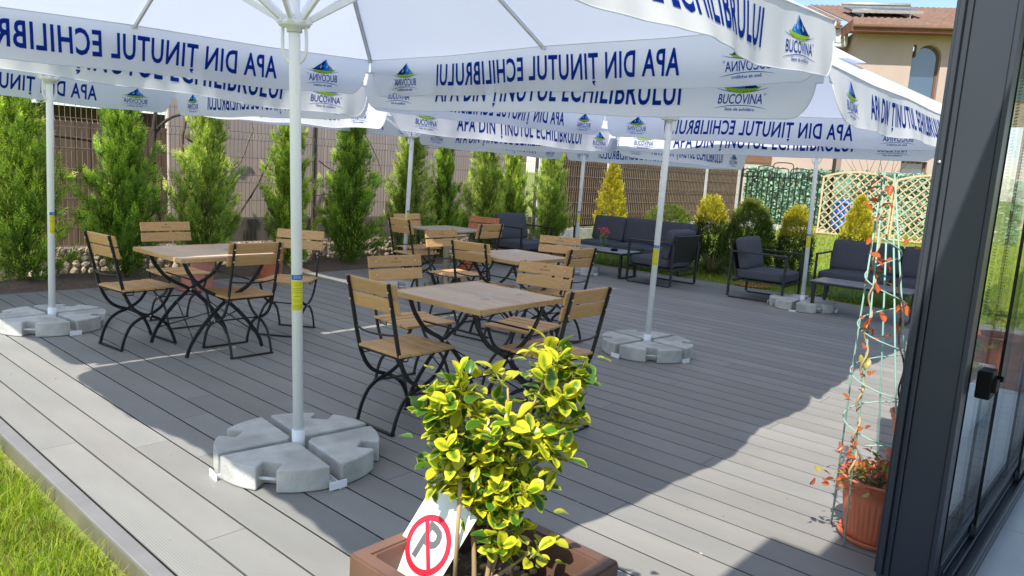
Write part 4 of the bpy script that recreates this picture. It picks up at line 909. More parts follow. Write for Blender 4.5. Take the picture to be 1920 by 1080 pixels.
vine('thin dark vine branches over the grey brown wall between thujas', 5.6, 9.80, [([(-.6, 0, .4), (-.2, 0, .95), (.05, 0, 1.4), (.35, 0, 2.0)], .016), ([(.0, 0, 1.35), (.25, 0, 1.32), (.5, 0, 1.35)], .010), ([(.9, 0, 1.5), (1.2, 0, 1.35), (1.5, 0, 1.4), (1.6, 0, 1.9)], .009), ([(.7, 0, .95), (1.2, 0, 1.0), (1.5, 0, .9)], .008), ([(1.7, 0, 2.0), (2.0, 0, 1.6), (2.1, 0, 1.3)], .008), ([(2.6, 0, 2.0), (2.5, 0, 1.6), (2.7, 0, 1.3), (3.3, 0, 1.35)], .009)], M['darkbark'])
# brown screened fence on the right
sc = thing('screened_fence', 'brown strip screened mesh fence behind the golden conifer and long sofa', 'fence', (15.6, 9.48, 0))
xx = 11.25; sp = .0
strips = []
while xx < 20.0:
    wdt = .0775; strips.append(xx+wdt/2); xx += wdt+.003
smesh = MB().box((0, 0, 0), (.0765, .010, 1.58)).mesh('strip', M['reed'])
for i, x in enumerate(strips):
    z0 = .36+.012*(x-11.2); o = link('strip', smesh, sc, (x-15.6, random.uniform(-.006, .006), z0+.80+random.uniform(-.004, .004)))
bx = [11.25, 13.6, 15.85, 18.1, 20.05]
for a, b in zip(bx[:-1], bx[1:]): wire_panel('wire_mesh', a-15.6+.03, b-15.6-.03, -.06, .36+.012*(a-11.2), 1.98+.012*(a-11.2), M['wire_pale'], sc, .075, 3, .0034, .02)
for i, x in enumerate(bx): link('post', MB().box((x-15.6, -.05, 1.1), (.06, .05, 2.05)).mesh('post', M['white_steel'] if i < 2 else M['grey_steel']), sc)
link('kerb_wall', MB().box((0, .0, .10), (8.9, .16, .50)).box((2.3, -.003, .2), (4.3, .18, .52)).mesh('kerb_wall', M['concrete']), sc)
# dark iron railing with looped tops
ir = thing('iron_railing', 'dark iron railing with looped tops between brown fence and wooden trellis', 'railing', (20.1, 8.15, .36))
n = 17; barm = MB().box((0, 0, .80), (.030, .030, 1.42)).mesh('bar', M['iron'])
for i in range(n): link('bar', barm, ir, (0, -1.22+2.44*i/(n-1), 0))
for z in (.18, 1.36): link('rail', MB().box((0, 0, z), (.03, 2.5, .035)).mesh('rail', M['iron']), ir)
for i, (hh, w2) in enumerate(((.16, .20), (.26, .24), (.36, .28), (.22, .24), (.14, .18))):
    y = 1.0-i*.46
    for s in (1.0, .58):
        ww = w2*s; q = hh*s
        link('loop', MB().tube(smooth_path([(0, y-ww, 1.37), (0, y-ww, 1.37+q*.8), (0, y-ww*.7, 1.40+q), (0, y+ww*.7, 1.40+q), (0, y+ww, 1.37+q*.8), (0, y+ww, 1.37)], 3), .014, 6).mesh('loop', M['iron']), ir)
for y in (-1.25, 1.25): link('post', MB().box((0, y, .95), (.07, .07, 1.95)).mesh('post', M['iron']), ir)
link('base', MB().box((0.02, 0, -.06), (.2, 2.6, .30)).mesh('base', M['concrete']), ir)
# arched wooden lattice panels
def lattice(label, y0, y1):
    W = y1-y0; t = thing('trellis_panel', label, 'trellis', (20.0, (y0+y1)/2, .34), 0, 'arched wooden lattice panels'); H = 1.46
    top = lambda y: H+.17*(1-(2*y/W)**2)
    step = .200
    for sg in (-1, 1):
        c = -W/2-2.2
        while c < W/2+2.2:
            # lattice bar y = c + sg*z, clipped to panel
            P = []
            for k in range(61):
                z = -.0+1.75*k/60; y = c+sg*z if sg > 0 else c+2.0-z
                if -W/2+.02 <= y <= W/2-.02 and .02 <= z <= top(y)-.02: P.append((sg*.009, y, z))
            if len(P) > 3: link('lath', MB().bar([P[0], P[-1]], .010, .027, (1, 0, 0)).mesh('lath', M['trellis']), t)
            c += step
    link('arch', MB().bar([(0, -W/2+W*k/16, top(-W/2+W*k/16)) for k in range(17)], .05, .05, (1, 0, 0)).mesh('arch', M['trellis']), t)
    for y in (-W/2+.02, W/2-.02): link('stile', MB().box((0, y, H/2), (.045, .04, H)).mesh('stile', M['trellis']), t)
    link('bottom_rail', MB().box((0, 0, .02), (.04, W-.08, .04)).mesh('bottom_rail', M['trellis']), t)
lattice('arched wooden lattice panel with the blue drum behind it', 5.36, 7.10)
lattice('arched wooden lattice panel farther right, cut by the dark door frame', 3.55, 5.33)
t = thing('blue_drum', 'blue plastic drum behind the wooden lattice', 'barrel', (20.9, 6.78, .42))
link('body', MB().lathe([(0, 0), (.26, 0), (.28, .05), (.29, .22), (.275, .25), (.29, .28), (.29, .5), (.275, .53), (.28, .72), (.25, .78), (0, .79)], 28).mesh('body', M['barrel']), t)
link('lid', MB().lathe([(0, .79), (.10, .79), (.10, .83), (0, .83)], 16).mesh('lid', M['barrel']), t)
# artificial ivy screen behind railing and lattice
iv = thing('ivy_screen', 'green artificial ivy screen behind the iron railing and lattice', 'screen', (21.9, 6.5, .3))
link('backing', MB().box((.06, 0, .85), (.02, 7.2, 1.62)).mesh('backing', M['ivyback']), iv)
n = 15000; Pv = np.stack([RNG.normal(-.02, .05, n), RNG.uniform(-3.6, 3.6, n), RNG.uniform(.1, 1.74, n)**1.0], 1)
dens = np.sin(Pv[:, 1]*2.1)*np.sin(Pv[:, 2]*3+Pv[:, 1])+RNG.random(n) > .0; Pv = Pv[dens]; n = len(Pv)
a1 = RNG.normal(0, 1, (n, 3)); a1 /= np.linalg.norm(a1, axis=1)[:, None]; b1 = np.cross(a1, RNG.normal(0, 1, (n, 3))); b1 /= np.linalg.norm(b1, axis=1)[:, None]; s = RNG.uniform(.035, .075, n)[:, None]
V = np.stack([Pv-a1*s, Pv+b1*s*.7, Pv+a1*s, Pv-b1*s*.7], 1).reshape(-1, 3); F = np.arange(4*n).reshape(-1, 4)
tc_ = RNG.random((n, 1)); ct = np.array([.17, .36, .23])*(1-tc_)+np.array([.52, .70, .52])*tc_; drk = RNG.random(n) < .10; ct[drk] *= .3; brn = RNG.random(n) < .08; ct[brn] = (.20, .12, .07)
link('leaves', arr_mesh('leaves', V, F, M['ivy'], ct), iv, kind='stuff')
t = thing('bare_shrub', 'thin leafless shrub in front of the pale house wall', 'shrub', (23.2, 6.6, .4)); mb = MB()
for i in range(16):
    a = random.uniform(-1.2, 1.2); p = Vector((0, 0, .6)); pts = [p]; dr = Vector((random.uniform(-.2, .2), math.sin(a)*.7, 1)).normalized()
    for k in range(5): p = p+dr*.38; dr = (dr+Vector((random.uniform(-.3, .3), random.uniform(-.4, .4), random.uniform(-.1, .3)))).normalized(); pts.append(p)
    mb.tube(pts, [.02, .016, .012, .009, .006, .004], 5)
link('branches', mb.mesh('branches', M['bark']), t)
# ---------------------------------------------------------------- house
ang = math.atan2(-.845, .534)
hs = thing('house', 'beige rendered two storey house with brown tiled roof and arched window', 'house', (27.19, 9.10, .3), ang)
# local: x along the facade to the right, y into the house
def hole_wall(x0, x1, z0, z1, holes, y0, y1):
    """Wall slab with rectangular and arched openings cut as real holes."""
    b = bmesh.new(); mb = MB(); xs_ = sorted({x0, x1, *[v for h in holes for v in (h[0], h[1])]})
    for a, c in zip(xs_[:-1], xs_[1:]):
        hh = [h for h in holes if h[0] <= a and h[1] >= c]; z = z0
        for h in sorted(hh, key=lambda h: h[2]):
            if h[2] > z: mb.box(((a+c)/2, (y0+y1)/2, (z+h[2])/2), (c-a, y1-y0, h[2]-z))
            if h[4]:
                w = (c-a)/2; cx = (a+c)/2; n = 12; zc = h[3]-w
                for k in range(n):
                    t0, t1 = PI*k/n, PI*(k+1)/n; P = [(cx-w*math.cos(t0), zc+w*math.sin(t0)), (cx-w*math.cos(t1), zc+w*math.sin(t1)), (cx-w*math.cos(t1), h[3]+.001), (cx-w*math.cos(t0), h[3]+.001)]
                    mb.prism(P, y0, y1, axis='y')
            z = h[3]
        if z < z1: mb.box(((a+c)/2, (y0+y1)/2, (z+z1)/2), (c-a, y1-y0, z1-z))
    b.free(); return mb
hl = [(1.82, 2.74, 4.20, 6.18, True), (1.94, 2.78, 1.0, 2.32, False), (5.2, 6.3, 4.4, 6.0, False)]
link('wall', hole_wall(0, 9.5, -.3, 6.62, hl, 0, .3).mesh('wall', M['render']), hs)
link('side_wall', MB().box((.15, 3.6, 3.2), (.3, 6.6, 6.8)).mesh('side_wall', M['render']), hs)
link('set_back_wall', MB().box((-3.1, 1.35, 3.2), (6.19, .3, 6.6)).mesh('set_back_wall', M['render']), hs)
def window(x0, x1, z0, z1, arch, y=.20):
    f = MB(); w = (x1-x0)/2; cx = (x0+x1)/2
    if arch:
        zc = z1-w; pts = [(x0+.03, y, z0)]+[(cx-(w-.03)*math.cos(PI*k/12), y, zc+(w-.03)*math.sin(PI*k/12)) for k in range(13)]+[(x1-.03, y, z0)]
        f.bar(pts, .07, .07, (0, 1, 0)); gl = [(cx-(w-.05)*math.cos(PI*k/12), zc+(w-.05)*math.sin(PI*k/12)) for k in range(13)]; poly = [(x0+.05, z0)]+gl+[(x1-.05, z0)]
        poly = poly[::-1]
    else:
        for a in (x0+.035, x1-.035): f.box((a, y, (z0+z1)/2), (.07, .07, z1-z0))
        for c in (z0+.035, z1-.035): f.box((cx, y, c), (x1-x0-.14, .07, .07))
        poly = [(x0+.06, z0+.06), (x1-.06, z0+.06), (x1-.06, z1-.06), (x0+.06, z1-.06)]
    fo = link('window', f.mesh('window', M['win_frame']), hs); link('pane', MB().prism(poly, y+.0, y+.012, axis='y').mesh('pane', M['win_glass']), fo)
    return fo
window(1.82, 2.74, 4.20, 6.18, True, .24); window(1.94, 2.78, 1.0, 2.32, False); window(5.2, 6.3, 4.4, 6.0, False)
link('band_board', MB().box((-2.7, 1.17, 2.18), (1.1, .05, .34)).mesh('band_board', M['win_frame']), hs)
def tiled(name, x0, x1, y0, y1, z0, slope):
    """Roof slope of half-round tile columns stepped in courses."""
    mb = MB(); nxr = int((x1-x0)/.055); L = y1-y0; courses = int(L/.34); vs = []; rows = []
    for c in range(courses):
        for e in (0, 1):
            y = y0+L*(c+e)/courses; rows.append((y, z0+(y-y0)*slope+(.035 if e == 0 else 0.0)))
    for y, z in rows:
        for i in range(nxr+1): x = x0+(x1-x0)*i/nxr; vs.append((x, y, z+.028*math.cos(2*PI*(x-x0)/.22)))
    m = nxr+1
    mb.add(vs, [(r*m+i, r*m+i+1, (r+1)*m+i+1, (r+1)*m+i) for r in range(len(rows)-1) for i in range(nxr)], True)
    return link(name, mb.mesh(name, M['roof']), hs)
SL = .30
tiled('roof', -.35, 10, -.72, 7.0, 6.60, SL)
tiled('roof', -7.0, -.36, .55, 7.0, 6.94, SL)
link('eave_soffit', MB().box((4.8, -.34, 6.50), (10.3, .74, .05)).mesh('eave_soffit', M['eave_wood']), hs)
link('eave_soffit', MB().box((-3.7, .9, 6.82), (6.6, .74, .05)).mesh('eave_soffit', M['eave_wood']), hs)
for i in range(66): link('fascia_plank', MB().box((-.30+i*.155, -.715, 6.52), (.150, .03, .20)).mesh('fascia_plank', M['eave_wood']) if i == 0 else bpy.data.meshes['fascia_plank'], hs, None if i == 0 else (i*.155, 0, 0))
for i in range(42): link('fascia_plank', bpy.data.meshes['fascia_plank'], hs, (-6.6+i*.155, 1.26, .32))
for i in range(8): link('fascia_plank', bpy.data.meshes['fascia_plank'], hs, (-.345-.715, -.645+.30+i*.155-.1, .0), (0, 0, PI/2)) if False else None
link('gable_side', MB().box((-.36, .6, 6.62), (.03, 2.6, .36)).mesh('gable_side', M['eave_wood']), hs)
link('gutter', MB().tube([(-.35, -.77, 6.58), (10, -.77, 6.58)], .06, 8).mesh('gutter', M['win_frame']), hs)
def hw(p): c, s = math.cos(ang), math.sin(ang); return (27.19+c*p[0]-s*p[1], 9.10+s*p[0]+c*p[1], .3+p[2])
t = thing('air_conditioner', 'white air conditioner unit under the house eave', 'air conditioner', hw((-.52, .88, 6.20)), ang)
link('case', MB().box((0, 0, .28), (.80, .28, .56)).mesh('case', M['ac'], .02), t)
link('fan_grille', MB().lathe([(0, 0), (.21, 0), (.21, .012), (.19, .02), (.03, .02), (0, .02)], 24).mesh('fan_grille', M['grey_steel']), t, (.10, -.141, .28), (PI/2, 0, 0))
link('bracket', MB().box((0, .0, -.02), (.7, .3, .03)).mesh('bracket', M['grey_steel']), t)
t = thing('solar_collector', 'solar collector panel lying on the brown tiled roof', 'solar panel', hw((1.35, 2.0, 7.52)), (0, 0, ang)); R = Matrix.Rotation(math.atan(SL), 3, 'X')
link('panel', MB().box((0, .6, .30), (2.3, 1.6, .07), R).mesh('panel', M['solar'], .01), t)
link('frame', MB().box((0, -.20, .08), (2.4, .05, .10), R).box((0, 1.38, .56), (2.4, .05, .10), R).mesh('frame', M['alu']), t)
link('tank_pipe', MB().tube([(-1.2, 1.5, .70), (1.25, 1.5, .70)], .06, 10).mesh('tank_pipe', M['alu']), t)
link('support', MB().box((-.8, .6, .1), (.05, 1.5, .25), R).box((.8, .6, .1), (.05, 1.5, .25), R).mesh('support', M['alu']), t)

# ================================================================= FOREGROUND PLANTER, SHRUB, SIGN
PX, PY, PS, PZ = 1.335, 1.215, .50, .480
t = thing('planter', 'square chocolate brown planter in the foreground with chipped pale edge', 'planter', (PX, PY, 0))
b = bmesh.new()
def ring(h, z): return [b.verts.new((sx*h, sy*h, z)) for sx, sy in ((-1, -1), (1, -1), (1, 1), (-1, 1))]
rs = [ring(.21, 0.0), ring(.238, PZ-.075), ring(.250, PZ-.072), ring(.250, PZ), ring(.205, PZ), ring(.203, PZ-.03), ring(.190, PZ-.26)]
b.faces.new(list(reversed(rs[0])))
for p, q in zip(rs[:-1], rs[1:]):
    for i in range(4): b.faces.new((p[i], p[(i+1) % 4], q[(i+1) % 4], q[i]))
b.faces.new(rs[-1]); bmesh.ops.recalc_face_normals(b, faces=b.faces)
bmesh.ops.bevel(b, geom=[e for e in b.edges if e.calc_face_angle(0) > .5], offset=.006, segments=2, affect='EDGES')
me = bpy.data.meshes.new('tub'); b.to_mesh(me); b.free(); me.materials.append(M['brown_plastic']); link('tub', me, t)
sm_ = MB(); n = 24
sm_.add([(-.195+.39*i/n, -.195+.39*j/n, PZ-.115+.035*(random.random()-.5)+.02*math.sin(i*.7)*math.cos(j*.5)) for i in range(n+1) for j in range(n+1)], [(i*(n+1)+j, (i+1)*(n+1)+j, (i+1)*(n+1)+j+1, i*(n+1)+j+1) for i in range(n) for j in range(n)], True)
link('soil', sm_.mesh('soil', M['soil']), t)
chips = MB()
for i in range(60):
    x, y, s = random.uniform(-.18, .18), random.uniform(-.18, .18), random.uniform(.006, .018); chips.add([(x+p[0]*s, y+p[1]*s*.7, PZ-.10+p[2]*s*.5) for p in ico], icf)
link('bark_chips', chips.mesh('bark_chips', M['canestem']), t, kind='stuff')

def leaf_mesh(L, W, fold, droop, wav, m, nseg=7, tipw=1.0):
    """Oval leaf blade with midrib fold, arched along its length; attribute 'rim' grows to the margin."""
    vs = []; rim = []; rows = []
    for i in range(nseg+1):
        u = i/nseg; w = W*.5*(math.sin(PI*min(1, .03+.97*u**1.15))**.62)*(1 if u < .999 else 0)+.0006
        row = []
        for s in (-1, -.55, 0, .55, 1):
            x = u*L; y = s*w; z = -droop*L*u*u+fold*abs(s)*w+wav*L*math.sin(9*u+s*2)*abs(s); row.append(len(vs)); vs.append((x, y, z)); rim.append(max(abs(s)**1.6, 0 if u < .75 else (u-.75)*3.6))
        rows.append(row)
    fs = [(rows[i][k], rows[i+1][k], rows[i+1][k+1], rows[i][k+1]) for i in range(nseg) for k in range(4)]
    me = bpy.data.meshes.new('leaf'); me.from_pydata(vs, [], fs); me.materials.append(m)
    a = me.attributes.new('rim', 'FLOAT', 'POINT'); a.data.foreach_set('value', rim)
    for p in me.polygons: p.use_smooth = True
    return me
LV = [leaf_mesh(.052, .034, .30, .18, .02, M['shrub_leaf']), leaf_mesh(.047, .033, .45, -.10, .015, M['shrub_leaf']), leaf_mesh(.057, .033, .25, .35, .025, M['shrub_leaf']), leaf_mesh(.044, .033, .15, .05, .03, M['shrub_leaf'])]
LG = [leaf_mesh(.055, .028, .3, .2, .02, M['shrub_green']), leaf_mesh(.050, .030, .4, .05, .02, M['shrub_green'])]
def place_leaf(parent, me, p, d, upv, sc, org):
    d = d.normalized(); y = upv.cross(d)
    if y.length < 1e-4: y = Vector((0, 1, 0))
    y.normalize(); z = d.cross(y); R = Matrix((d, y, z)).transposed().to_4x4()
    o = link('leaf', me, parent); o.matrix_local = Matrix.Translation(p-org) @ R @ Matrix.Scale(sc, 4); return o
sx0 = Vector((PX+.01, PY-.01, PZ-.11))
shr = thing('euonymus_shrub', 'yellow and green variegated leafy shrub growing in the foreground planter', 'shrub', sx0)
R_ = Vector((math.cos(YAW), -math.sin(YAW), 0)); F_ = Vector((math.sin(YAW), math.cos(YAW), 0)); Z_ = Vector((0, 0, 1))
rr = random.Random(12); tips = []
def lobe(n, ca, cz, ra, rz, rd, cd=0):
    k = 0
    while k < n:
        a, z, q = rr.uniform(-1, 1), rr.uniform(-1, 1), rr.uniform(-1, 1)
        if a*a+z*z+q*q > 1 or a*a+z*z+q*q < .12: continue
        tips.append((ca+a*ra, cd+q*rd, cz+z*rz)); k += 1
# lateral, depth, height of the leaf rosettes about the stem foot
lobe(10, -.095, .53, .085, .065, .09); lobe(9, -.10, .39, .08, .085, .10); lobe(7, -.08, .315, .075, .045, .09, .03); lobe(11, .02, .44, .09, .09, .11)
lobe(10, .04, .30, .09, .07, .10); lobe(10, .145, .60, .085, .065, .08); lobe(10, .105, .46, .095, .08, .10); lobe(7, .10, .33, .08, .06, .09)
tips += [(.195, .0, .655), (.13, .0, .69), (.16, -.03, .66), (-.01, .05, .60), (-.10, 0, .60), (.045, -.05, .17), (.145, -.02, .15), (.10, .0, .20), (.02, -.03, .22)]
tips.sort(key=lambda p: p[1])
nleaf = 0; back = []; stems = MB()
hubs = [Vector((0, 0, 0))]
def world(a, q, z): return sx0+R_*(a*.93-.012)+F_*q+Z_*z
mains = [[(0, 0, 0), (.012, 0, .12), (.03, 0, .26), (.07, 0, .44), (.14, .0, .62)], [(0, 0, 0), (.02, .01, .08), (.05, .02, .2), (.05, .02, .36), (.03, .03, .56)], [(-.03, .02, 0), (-.04, .02, .14), (-.07, .02, .30), (-.09, .0, .46), (-.10, 0, .55)], [(0, -.01, .04), (.04, -.02, .075), (.12, -.02, .14)], [(.0, .05, 0), (.03, .06, .15), (.0, .05, .33)]]
mainpts = []
for i, P in enumerate(mains):
    q = smooth_path([world(*p) for p in P], 5); n = len(q)
    link('stem', MB().tube([v-sx0 for v in q], [.0075*(1-.65*k/n) for k in range(n)], 7).mesh('stem', M['canestem']), shr); mainpts += q
twigs = MB()
for (a, q, z) in tips:
    p = world(a, q, z); base = min(mainpts, key=lambda m: (m-p).length+(.25 if m.z > p.z-.02 else 0)); mid = base.lerp(p, .55)-Z_*.01
    twigs.tube([base-sx0, mid-sx0, p-sx0], [.0035, .0028, .002], 5)
    out = (p-base); out = (out.normalized() if out.length > 1e-4 else Z_.copy())+Z_*.7; out.normalize()
    e1 = out.orthogonal().normalized(); e2 = out.cross(e1); green = a == -.01 and z == .60
    nl = rr.choice((4, 5, 5, 6)); a0 = rr.uniform(0, 6.28)
    for k in range(nl):
        an = a0+k*2.4; tilt = .25+.95*(k/nl)+rr.uniform(-.15, .15); dr = (e1*math.cos(an)+e2*math.sin(an))*math.sin(tilt+.35)+out*math.cos(tilt+.35)
        dr = dr-F_*.12+Z_*.08; pos = p-out*(.010*k)
        if nleaf >= 298: back.append((pos, dr, out)); continue
        place_leaf(shr, rr.choice(LG if green else LV), pos, dr, out+Vector((rr.uniform(-.2, .2), rr.uniform(-.2, .2), .2)), rr.uniform(.70, 1.12)*(1.2 if green else 1), sx0); nleaf += 1
link('twigs', twigs.mesh('twigs', M['stem']), shr, kind='stuff')
# smaller and inner leaves, joined
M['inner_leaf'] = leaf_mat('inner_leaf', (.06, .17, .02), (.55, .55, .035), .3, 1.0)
iv_, if_, ir_ = [], [], []
src = LV[0]; sv = [v.co.copy() for v in src.vertices]; sf = [tuple(p.vertices) for p in src.polygons]; sr = [0.0]*len(sv); src.attributes['rim'].data.foreach_get('value', sr)
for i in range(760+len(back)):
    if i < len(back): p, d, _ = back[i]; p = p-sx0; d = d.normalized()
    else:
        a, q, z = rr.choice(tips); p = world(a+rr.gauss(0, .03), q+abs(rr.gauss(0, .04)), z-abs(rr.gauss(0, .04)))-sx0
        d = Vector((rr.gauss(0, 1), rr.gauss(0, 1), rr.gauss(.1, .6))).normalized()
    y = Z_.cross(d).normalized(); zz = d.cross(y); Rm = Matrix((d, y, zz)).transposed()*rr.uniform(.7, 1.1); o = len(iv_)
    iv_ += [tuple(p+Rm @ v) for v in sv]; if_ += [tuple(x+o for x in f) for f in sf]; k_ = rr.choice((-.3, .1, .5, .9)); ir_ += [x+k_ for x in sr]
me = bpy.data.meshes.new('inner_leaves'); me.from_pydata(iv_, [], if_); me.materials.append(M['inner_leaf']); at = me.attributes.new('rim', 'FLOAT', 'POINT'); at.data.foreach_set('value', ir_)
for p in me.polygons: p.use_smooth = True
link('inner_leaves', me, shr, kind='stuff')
# bamboo cane supporting the shrub
t = thing('plant_stake', 'pale bamboo cane standing inside the variegated shrub', 'cane', world(-.085, -.03, 0)); link('cane', MB().tube([(0, 0, 0), (.004, 0, .36)], .006, 8).mesh('cane', M['canestem']), t)
# no-parking style sign leaning in the planter, seen upside down
sg = thing('no_parking_sign', 'white board with red barred ring and grey letter leaning in the planter', 'sign', (1.262, 1.302, .458))
W_, H_ = .196, .36
link('board', MB().box((0, 0, H_/2), (W_, .003, H_)).mesh('board', M['sign_white'], .001, 1), sg)
rg = MB(); n = 48; cz = .21
vs = [(r*math.cos(2*PI*k/n), -.0021, cz+r*math.sin(2*PI*k/n)) for r in (.066, .084) for k in range(n)]
rg.add(vs, [(k, (k+1) % n, n+(k+1) % n, n+k) for k in range(n)]); link('ring', rg.mesh('ring', M['sign_red']), sg)
V, F = fit_text('P', .068, .108, bold=.02); link('letter', MB().add([(x, -.0019, cz-.049+z) for x, z in V], F).mesh('letter', M['sign_grey']), sg)
link('bar', MB().add([(-.056, -.0024, cz+.048), (-.045, -.0024, cz+.058), (.056, -.0024, cz-.048), (.045, -.0024, cz-.058)], [(0, 1, 2, 3)]).mesh('bar', M['sign_red']), sg)
link('print_block', MB().add([(-.088, -.0022, .060), (-.066, -.0022, .060), (-.066, -.0022, .092), (-.088, -.0022, .092)], [(0, 1, 2, 3)]).mesh('print_block', M['sign_red']), sg)
zax = (R_*.46+Z_*.85+F_*.20).normalized(); xax = (R_*.60-Z_*.18-F_*.62); xax = (xax-zax*xax.dot(zax)).normalized(); yax = zax.cross(xax)
sg.matrix_world = Matrix.Translation(Vector((1.262, 1.347, .50))-zax*cz) @ Matrix((xax, yax, zax)).transposed().to_4x4() @ Matrix.Scale(.93, 4)

# ================================================================= TERRACOTTA POT WITH CLIMBER ON WIRE OBELISK
def pot_meshes(r, h, m, ribs=40, rim=.055):
    mb = MB(); n = ribs*4; prof = [(r*.70, 0), (r*.72, .01), (r*.90, h-rim-.01)]
    vs = []; zs = [(r*.70, 0, 0), (r*.73, h*.08, 0), (r*.75, h*.14, 1), (r*.86, h*.62, 1), (r*.88, h*.68, 0), (r*.92, h-rim, 0), (r*.97, h-rim+.004, 0), (r*.99, h-.012, 0), (r*1.03, h-.008, 0), (r*1.03, h, 0), (r*.96, h, 0), (r*.92, h-.02, 0), (r*.86, h-.07, 0), (0.001, h-.07, 0)]
    for rr_, z, g in zs:
        for k in range(n): a = 2*PI*k/n; q = rr_*(1+(.018*math.cos(ribs*a) if g else 0)); vs.append((q*math.cos(a), q*math.sin(a), z))
    m2 = len(zs); mb.add(vs, [(i*n+k, i*n+(k+1) % n, (i+1)*n+(k+1) % n, (i+1)*n+k) for i in range(m2-1) for k in range(n)], True)
    return mb.mesh('pot', m)
def saucer_mesh(r, m): return MB().lathe([(0, 0), (r*.86, 0), (r, .028), (r*.97, .03), (r*.83, .006), (0, .006)], 40).mesh('saucer', m)
CX, CY = 3.34, .785
pt = thing('flower_pot', 'ribbed terracotta pot on its saucer beside the dark door jamb', 'flower pot', (CX, CY, 0))
link('saucer', saucer_mesh(.150, M['terra']), pt); link('pot', pot_meshes(.163, .280, M['terra']), pt, (0, 0, .008))
link('soil', MB().lathe([(0, .25), (.145, .245)], 20).mesh('soil', M['soil']), pt)
ob = thing('wire_obelisk', 'tall pale teal wire obelisk trellis standing around the terracotta pot', 'plant support', (CX, CY, 0))
top = 1.56; legs = []
for k in range(5):
    a = rad(158)+k*2*PI/5; ft_ = Vector((.182*math.cos(a), .182*math.sin(a), .0)); tp = Vector((.022*math.cos(a)-.05, .022*math.sin(a)+.125, top)); tp = ft_.lerp(tp, 1-.16*(k % 2))
    legs.append((ft_, tp)); link('rod', MB().tube([ft_, ft_.lerp(tp, .5)+Vector((random.uniform(-.006, .006), random.uniform(-.006, .006), 0)), tp], .0038, 7).mesh('rod', M['teal']), ob)
N = 190; sp_ = [Vector(((.182-.160*z/top+.007)*math.cos(th)-.05*z/top, (.182-.160*z/top+.007)*math.sin(th)+.125*z/top, z)) for i in range(N) for z in [.36+(1.30-.36)*(i/(N-1))] for th in [.6-2*PI*4.6*i/(N-1)]]
link('spiral_wire', MB().tube(sp_, .0031, 6).mesh('spiral_wire', M['teal']), ob)
cl = thing('climber', 'climbing plant with orange leaves twining up the wire obelisk', 'climbing plant', (CX, CY, .25)); O = Vector((CX, CY, .25))
OL = [leaf_mesh(.060, .030, .35, .25, .03, M['orange_leaf']), leaf_mesh(.050, .026, .5, .0, .03, M['orange_leaf']), leaf_mesh(.056, .036, .25, .4, .03, M['ygreen_leaf'])]
lf_, lt_ = legs[0]
vine_path = []
for i in range(70):
    u = i/69; z = .27+u*1.22; b_ = lf_.lerp(lt_, z/top); vine_path.append(Vector((b_.x+.010*math.cos(i*.75), b_.y+.010*math.sin(i*.75), z-.25)))
link('stem', MB().tube(vine_path, [.006*(1-.5*i/70) for i in range(70)], 6).mesh('stem', M['canestem']), cl)
lf2, lt2 = legs[1]
vp2 = [Vector((lf2.lerp(lt2, z/top).x+.01*math.cos(z*30), lf2.lerp(lt2, z/top).y+.01*math.sin(z*30), z-.25)) for z in [.26+i*.02 for i in range(46)]]
link('stem', MB().tube(vp2, .004, 6).mesh('stem', M['darkbark']), cl)
rr = random.Random(4)
def cluster(p, n, sc, ms, spread=.03, upb=.2):
    for k in range(n):
        d_ = Vector((rr.gauss(0, 1), rr.gauss(0, 1), rr.gauss(upb, .6))).normalized(); q = p+Vector((rr.gauss(0, spread), rr.gauss(0, spread), rr.gauss(0, spread)))
        place_leaf(cl, rr.choice(ms), q, d_, Vector((rr.gauss(0, .4), rr.gauss(0, .4), 1)), sc*rr.uniform(.55, .95), Vector((0, 0, 0)))
vz = lambda z: min(vine_path, key=lambda v: abs(v.z+.25-z))
for z, n_, s_ in ((1.50, 5, 1.2), (1.44, 5, 1.1), (1.40, 3, 1.3), (1.22, 4, 1.1), (1.17, 4, 1.2), (1.10, 4, 1.25), (.93, 3, .9), (.96, 4, 1.1), (.86, 2, 1.3), (.76, 3, .7), (.72, 2, .8), (.64, 4, .9), (.53, 2, .7), (.46, 4, .75), (.40, 3, .7)): cluster(vz(z), n_, s_, OL[:2], .022, .1)
cluster(Vector((.05, -.02, 1.28-.25)), 3, 1.1, OL[:2], .03); cluster(Vector((.02, .05, .98-.25)), 6, 1.2, OL[:2], .04); cluster(vz(.80)+Vector((.03, .0, 0)), 2, 1.0, [OL[2]], .01, -1)
for (x, y, z) in ((-.16, .10, .42), (-.20, .06, .36), (-.24, .12, .33), (-.22, .02, .30), (-.12, .12, .34), (-.08, .02, .36), (-.02, .06, .33), (.02, -.05, .36), (-.14, .02, .30), (.06, .03, .31), (.0, -.09, .30), (-.1, -.06, .30), (-.17, .15, .27)):
    p = Vector((x, y, z-.25)); link('shoot', MB().tube(smooth_path([(x*.35, y*.35, 0), (x*.7, y*.7, (z-.25)*.8), tuple(p)], 3), .0026, 5).mesh('shoot', M['stem']), cl)
    cluster(p, 7, .80, OL if z < .35 else OL[:2], .030, .3)
for k in range(24):
    a = rr.uniform(0, 6.28); r_ = rr.uniform(.02, .14); cluster(Vector((r_*math.cos(a), r_*math.sin(a), rr.uniform(.0, .10))), 4, .9, [OL[2], LG[0], OL[0]], .02, .5)
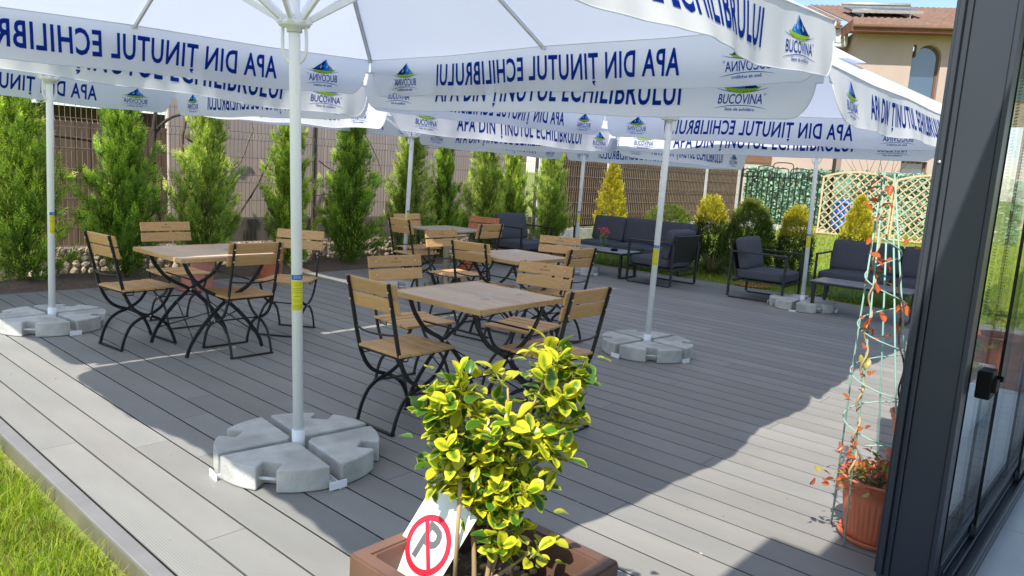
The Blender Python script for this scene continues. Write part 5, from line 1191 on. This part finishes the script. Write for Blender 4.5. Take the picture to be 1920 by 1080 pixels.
# ================================================================= OTHER POTS
def leafy(name, label, x, y, z, n, r, h, ms, sc):
    t = thing(name, label, 'plant', (x, y, z)); st = MB()
    for i in range(n):
        a = random.uniform(0, 6.28); q = r*math.sqrt(random.random()); p = Vector((q*math.cos(a), q*math.sin(a), h*random.uniform(.4, 1))); st.tube([(p.x*.2, p.y*.2, 0), p*.6+Vector((0, 0, .01)), p], .002, 5)
        for k in range(4):
            d_ = Vector((random.gauss(0, 1), random.gauss(0, 1), random.gauss(.2, .5))).normalized(); place_leaf(t, random.choice(ms), p*random.uniform(.7, 1), d_, Vector((random.gauss(0, .4), random.gauss(0, .4), 1)), sc*random.uniform(.7, 1.1), Vector((0, 0, 0)))
    link('stems', st.mesh('stems', M['stem']), t)
def small_pot(label, x, y, r, h, m, saucer=True, z=0):
    t = thing('flower_pot', label, 'flower pot', (x, y, z))
    if saucer: link('saucer', saucer_mesh(r*1.0, m), t)
    link('pot', pot_meshes(r, h, m, 24, .04), t, (0, 0, .008)); link('soil', MB().lathe([(0, h-.03), (r*.86, h-.035)], 16).mesh('soil', M['soil']), t); return t
small_pot('faded pink terracotta pot on the deck behind the left table', 3.68, 7.80, .20, .40, M['pink_terra'])
small_pot('orange terracotta pot behind the chair in front of the left table', 4.74, 8.12, .17, .40, M['terra'])
small_pot('red terracotta pot on the deck under the taupe table', 7.75, 7.75, .17, .30, M['terra'])
leafy('potted_plant', 'low leafy plant in the faded pink pot', 3.68, 7.80, .36, 10, .12, .12, LG, 1.0)
leafy('potted_plant', 'small leafy plant in the orange pot behind the left table', 4.74, 8.12, .36, 9, .12, .10, LG, 1.0)
t = thing('red_saucer', 'round orange red saucer lying on the lawn under the slumped cushion armchair', 'saucer', (10.75, 4.66, -.03)); link('dish', saucer_mesh(.26, M['terra']), t)
# planters outside, seen through the panes
tr = thing('trough_planter', 'white trough planter standing outside the glass panes', 'planter', (5.6, .95, 0))
link('trough', MB().box((0, -.13, .17), (.9, .02, .34)).box((0, .13, .17), (.9, .02, .34)).box((-.44, 0, .17), (.02, .24, .34)).box((.44, 0, .17), (.02, .24, .34)).box((0, 0, .02), (.86, .24, .03)).mesh('trough', M['white_wall'], .004), tr)
link('soil', MB().box((0, 0, .29), (.86, .24, .02)).mesh('soil', M['soil']), tr)
leafy('potted_plant', 'green plants growing in the white trough behind the glass', 5.6, .95, .30, 22, .30, .30, LG+[OL[2]], 1.1)
small_pot('terracotta pot outside the glass next to the white trough', 4.55, .90, .17, .26, M['terra'])
leafy('potted_plant', 'leafy plant in the terracotta pot behind the glass', 4.55, .90, .24, 12, .14, .22, LG+[OL[2]], 1.0)
small_pot('tall red terracotta pot standing farther along the glass wall', 6.9, .92, .20, .42, M['terra'])
leafy('potted_plant', 'leafy plant in the tall red pot along the glass wall', 6.9, .92, .40, 12, .16, .28, LG, 1.1)
# crumbs and dry leaf scraps lying on the boards
mb = MB()
for i in range(230):
    x, y = random.uniform(1.1, 6.5), random.uniform(.9, 6.0); s_ = random.uniform(.003, .009); a = random.uniform(0, 6.28)
    mb.add([(x+s_*math.cos(a), y+s_*math.sin(a), .0012), (x-s_*.4*math.sin(a), y+s_*.4*math.cos(a), .003+s_*.3), (x-s_*math.cos(a), y-s_*math.sin(a), .0012), (x+s_*.4*math.sin(a), y-s_*.4*math.cos(a), .0016)], [(0, 1, 2, 3)])
link('debris', mb.mesh('debris', mat('dry_scrap', (0.40, 0.35, 0.25), rough=.9, var=.4)), kind='stuff', label='tiny dry scraps scattered over the grey deck boards', cat='debris')
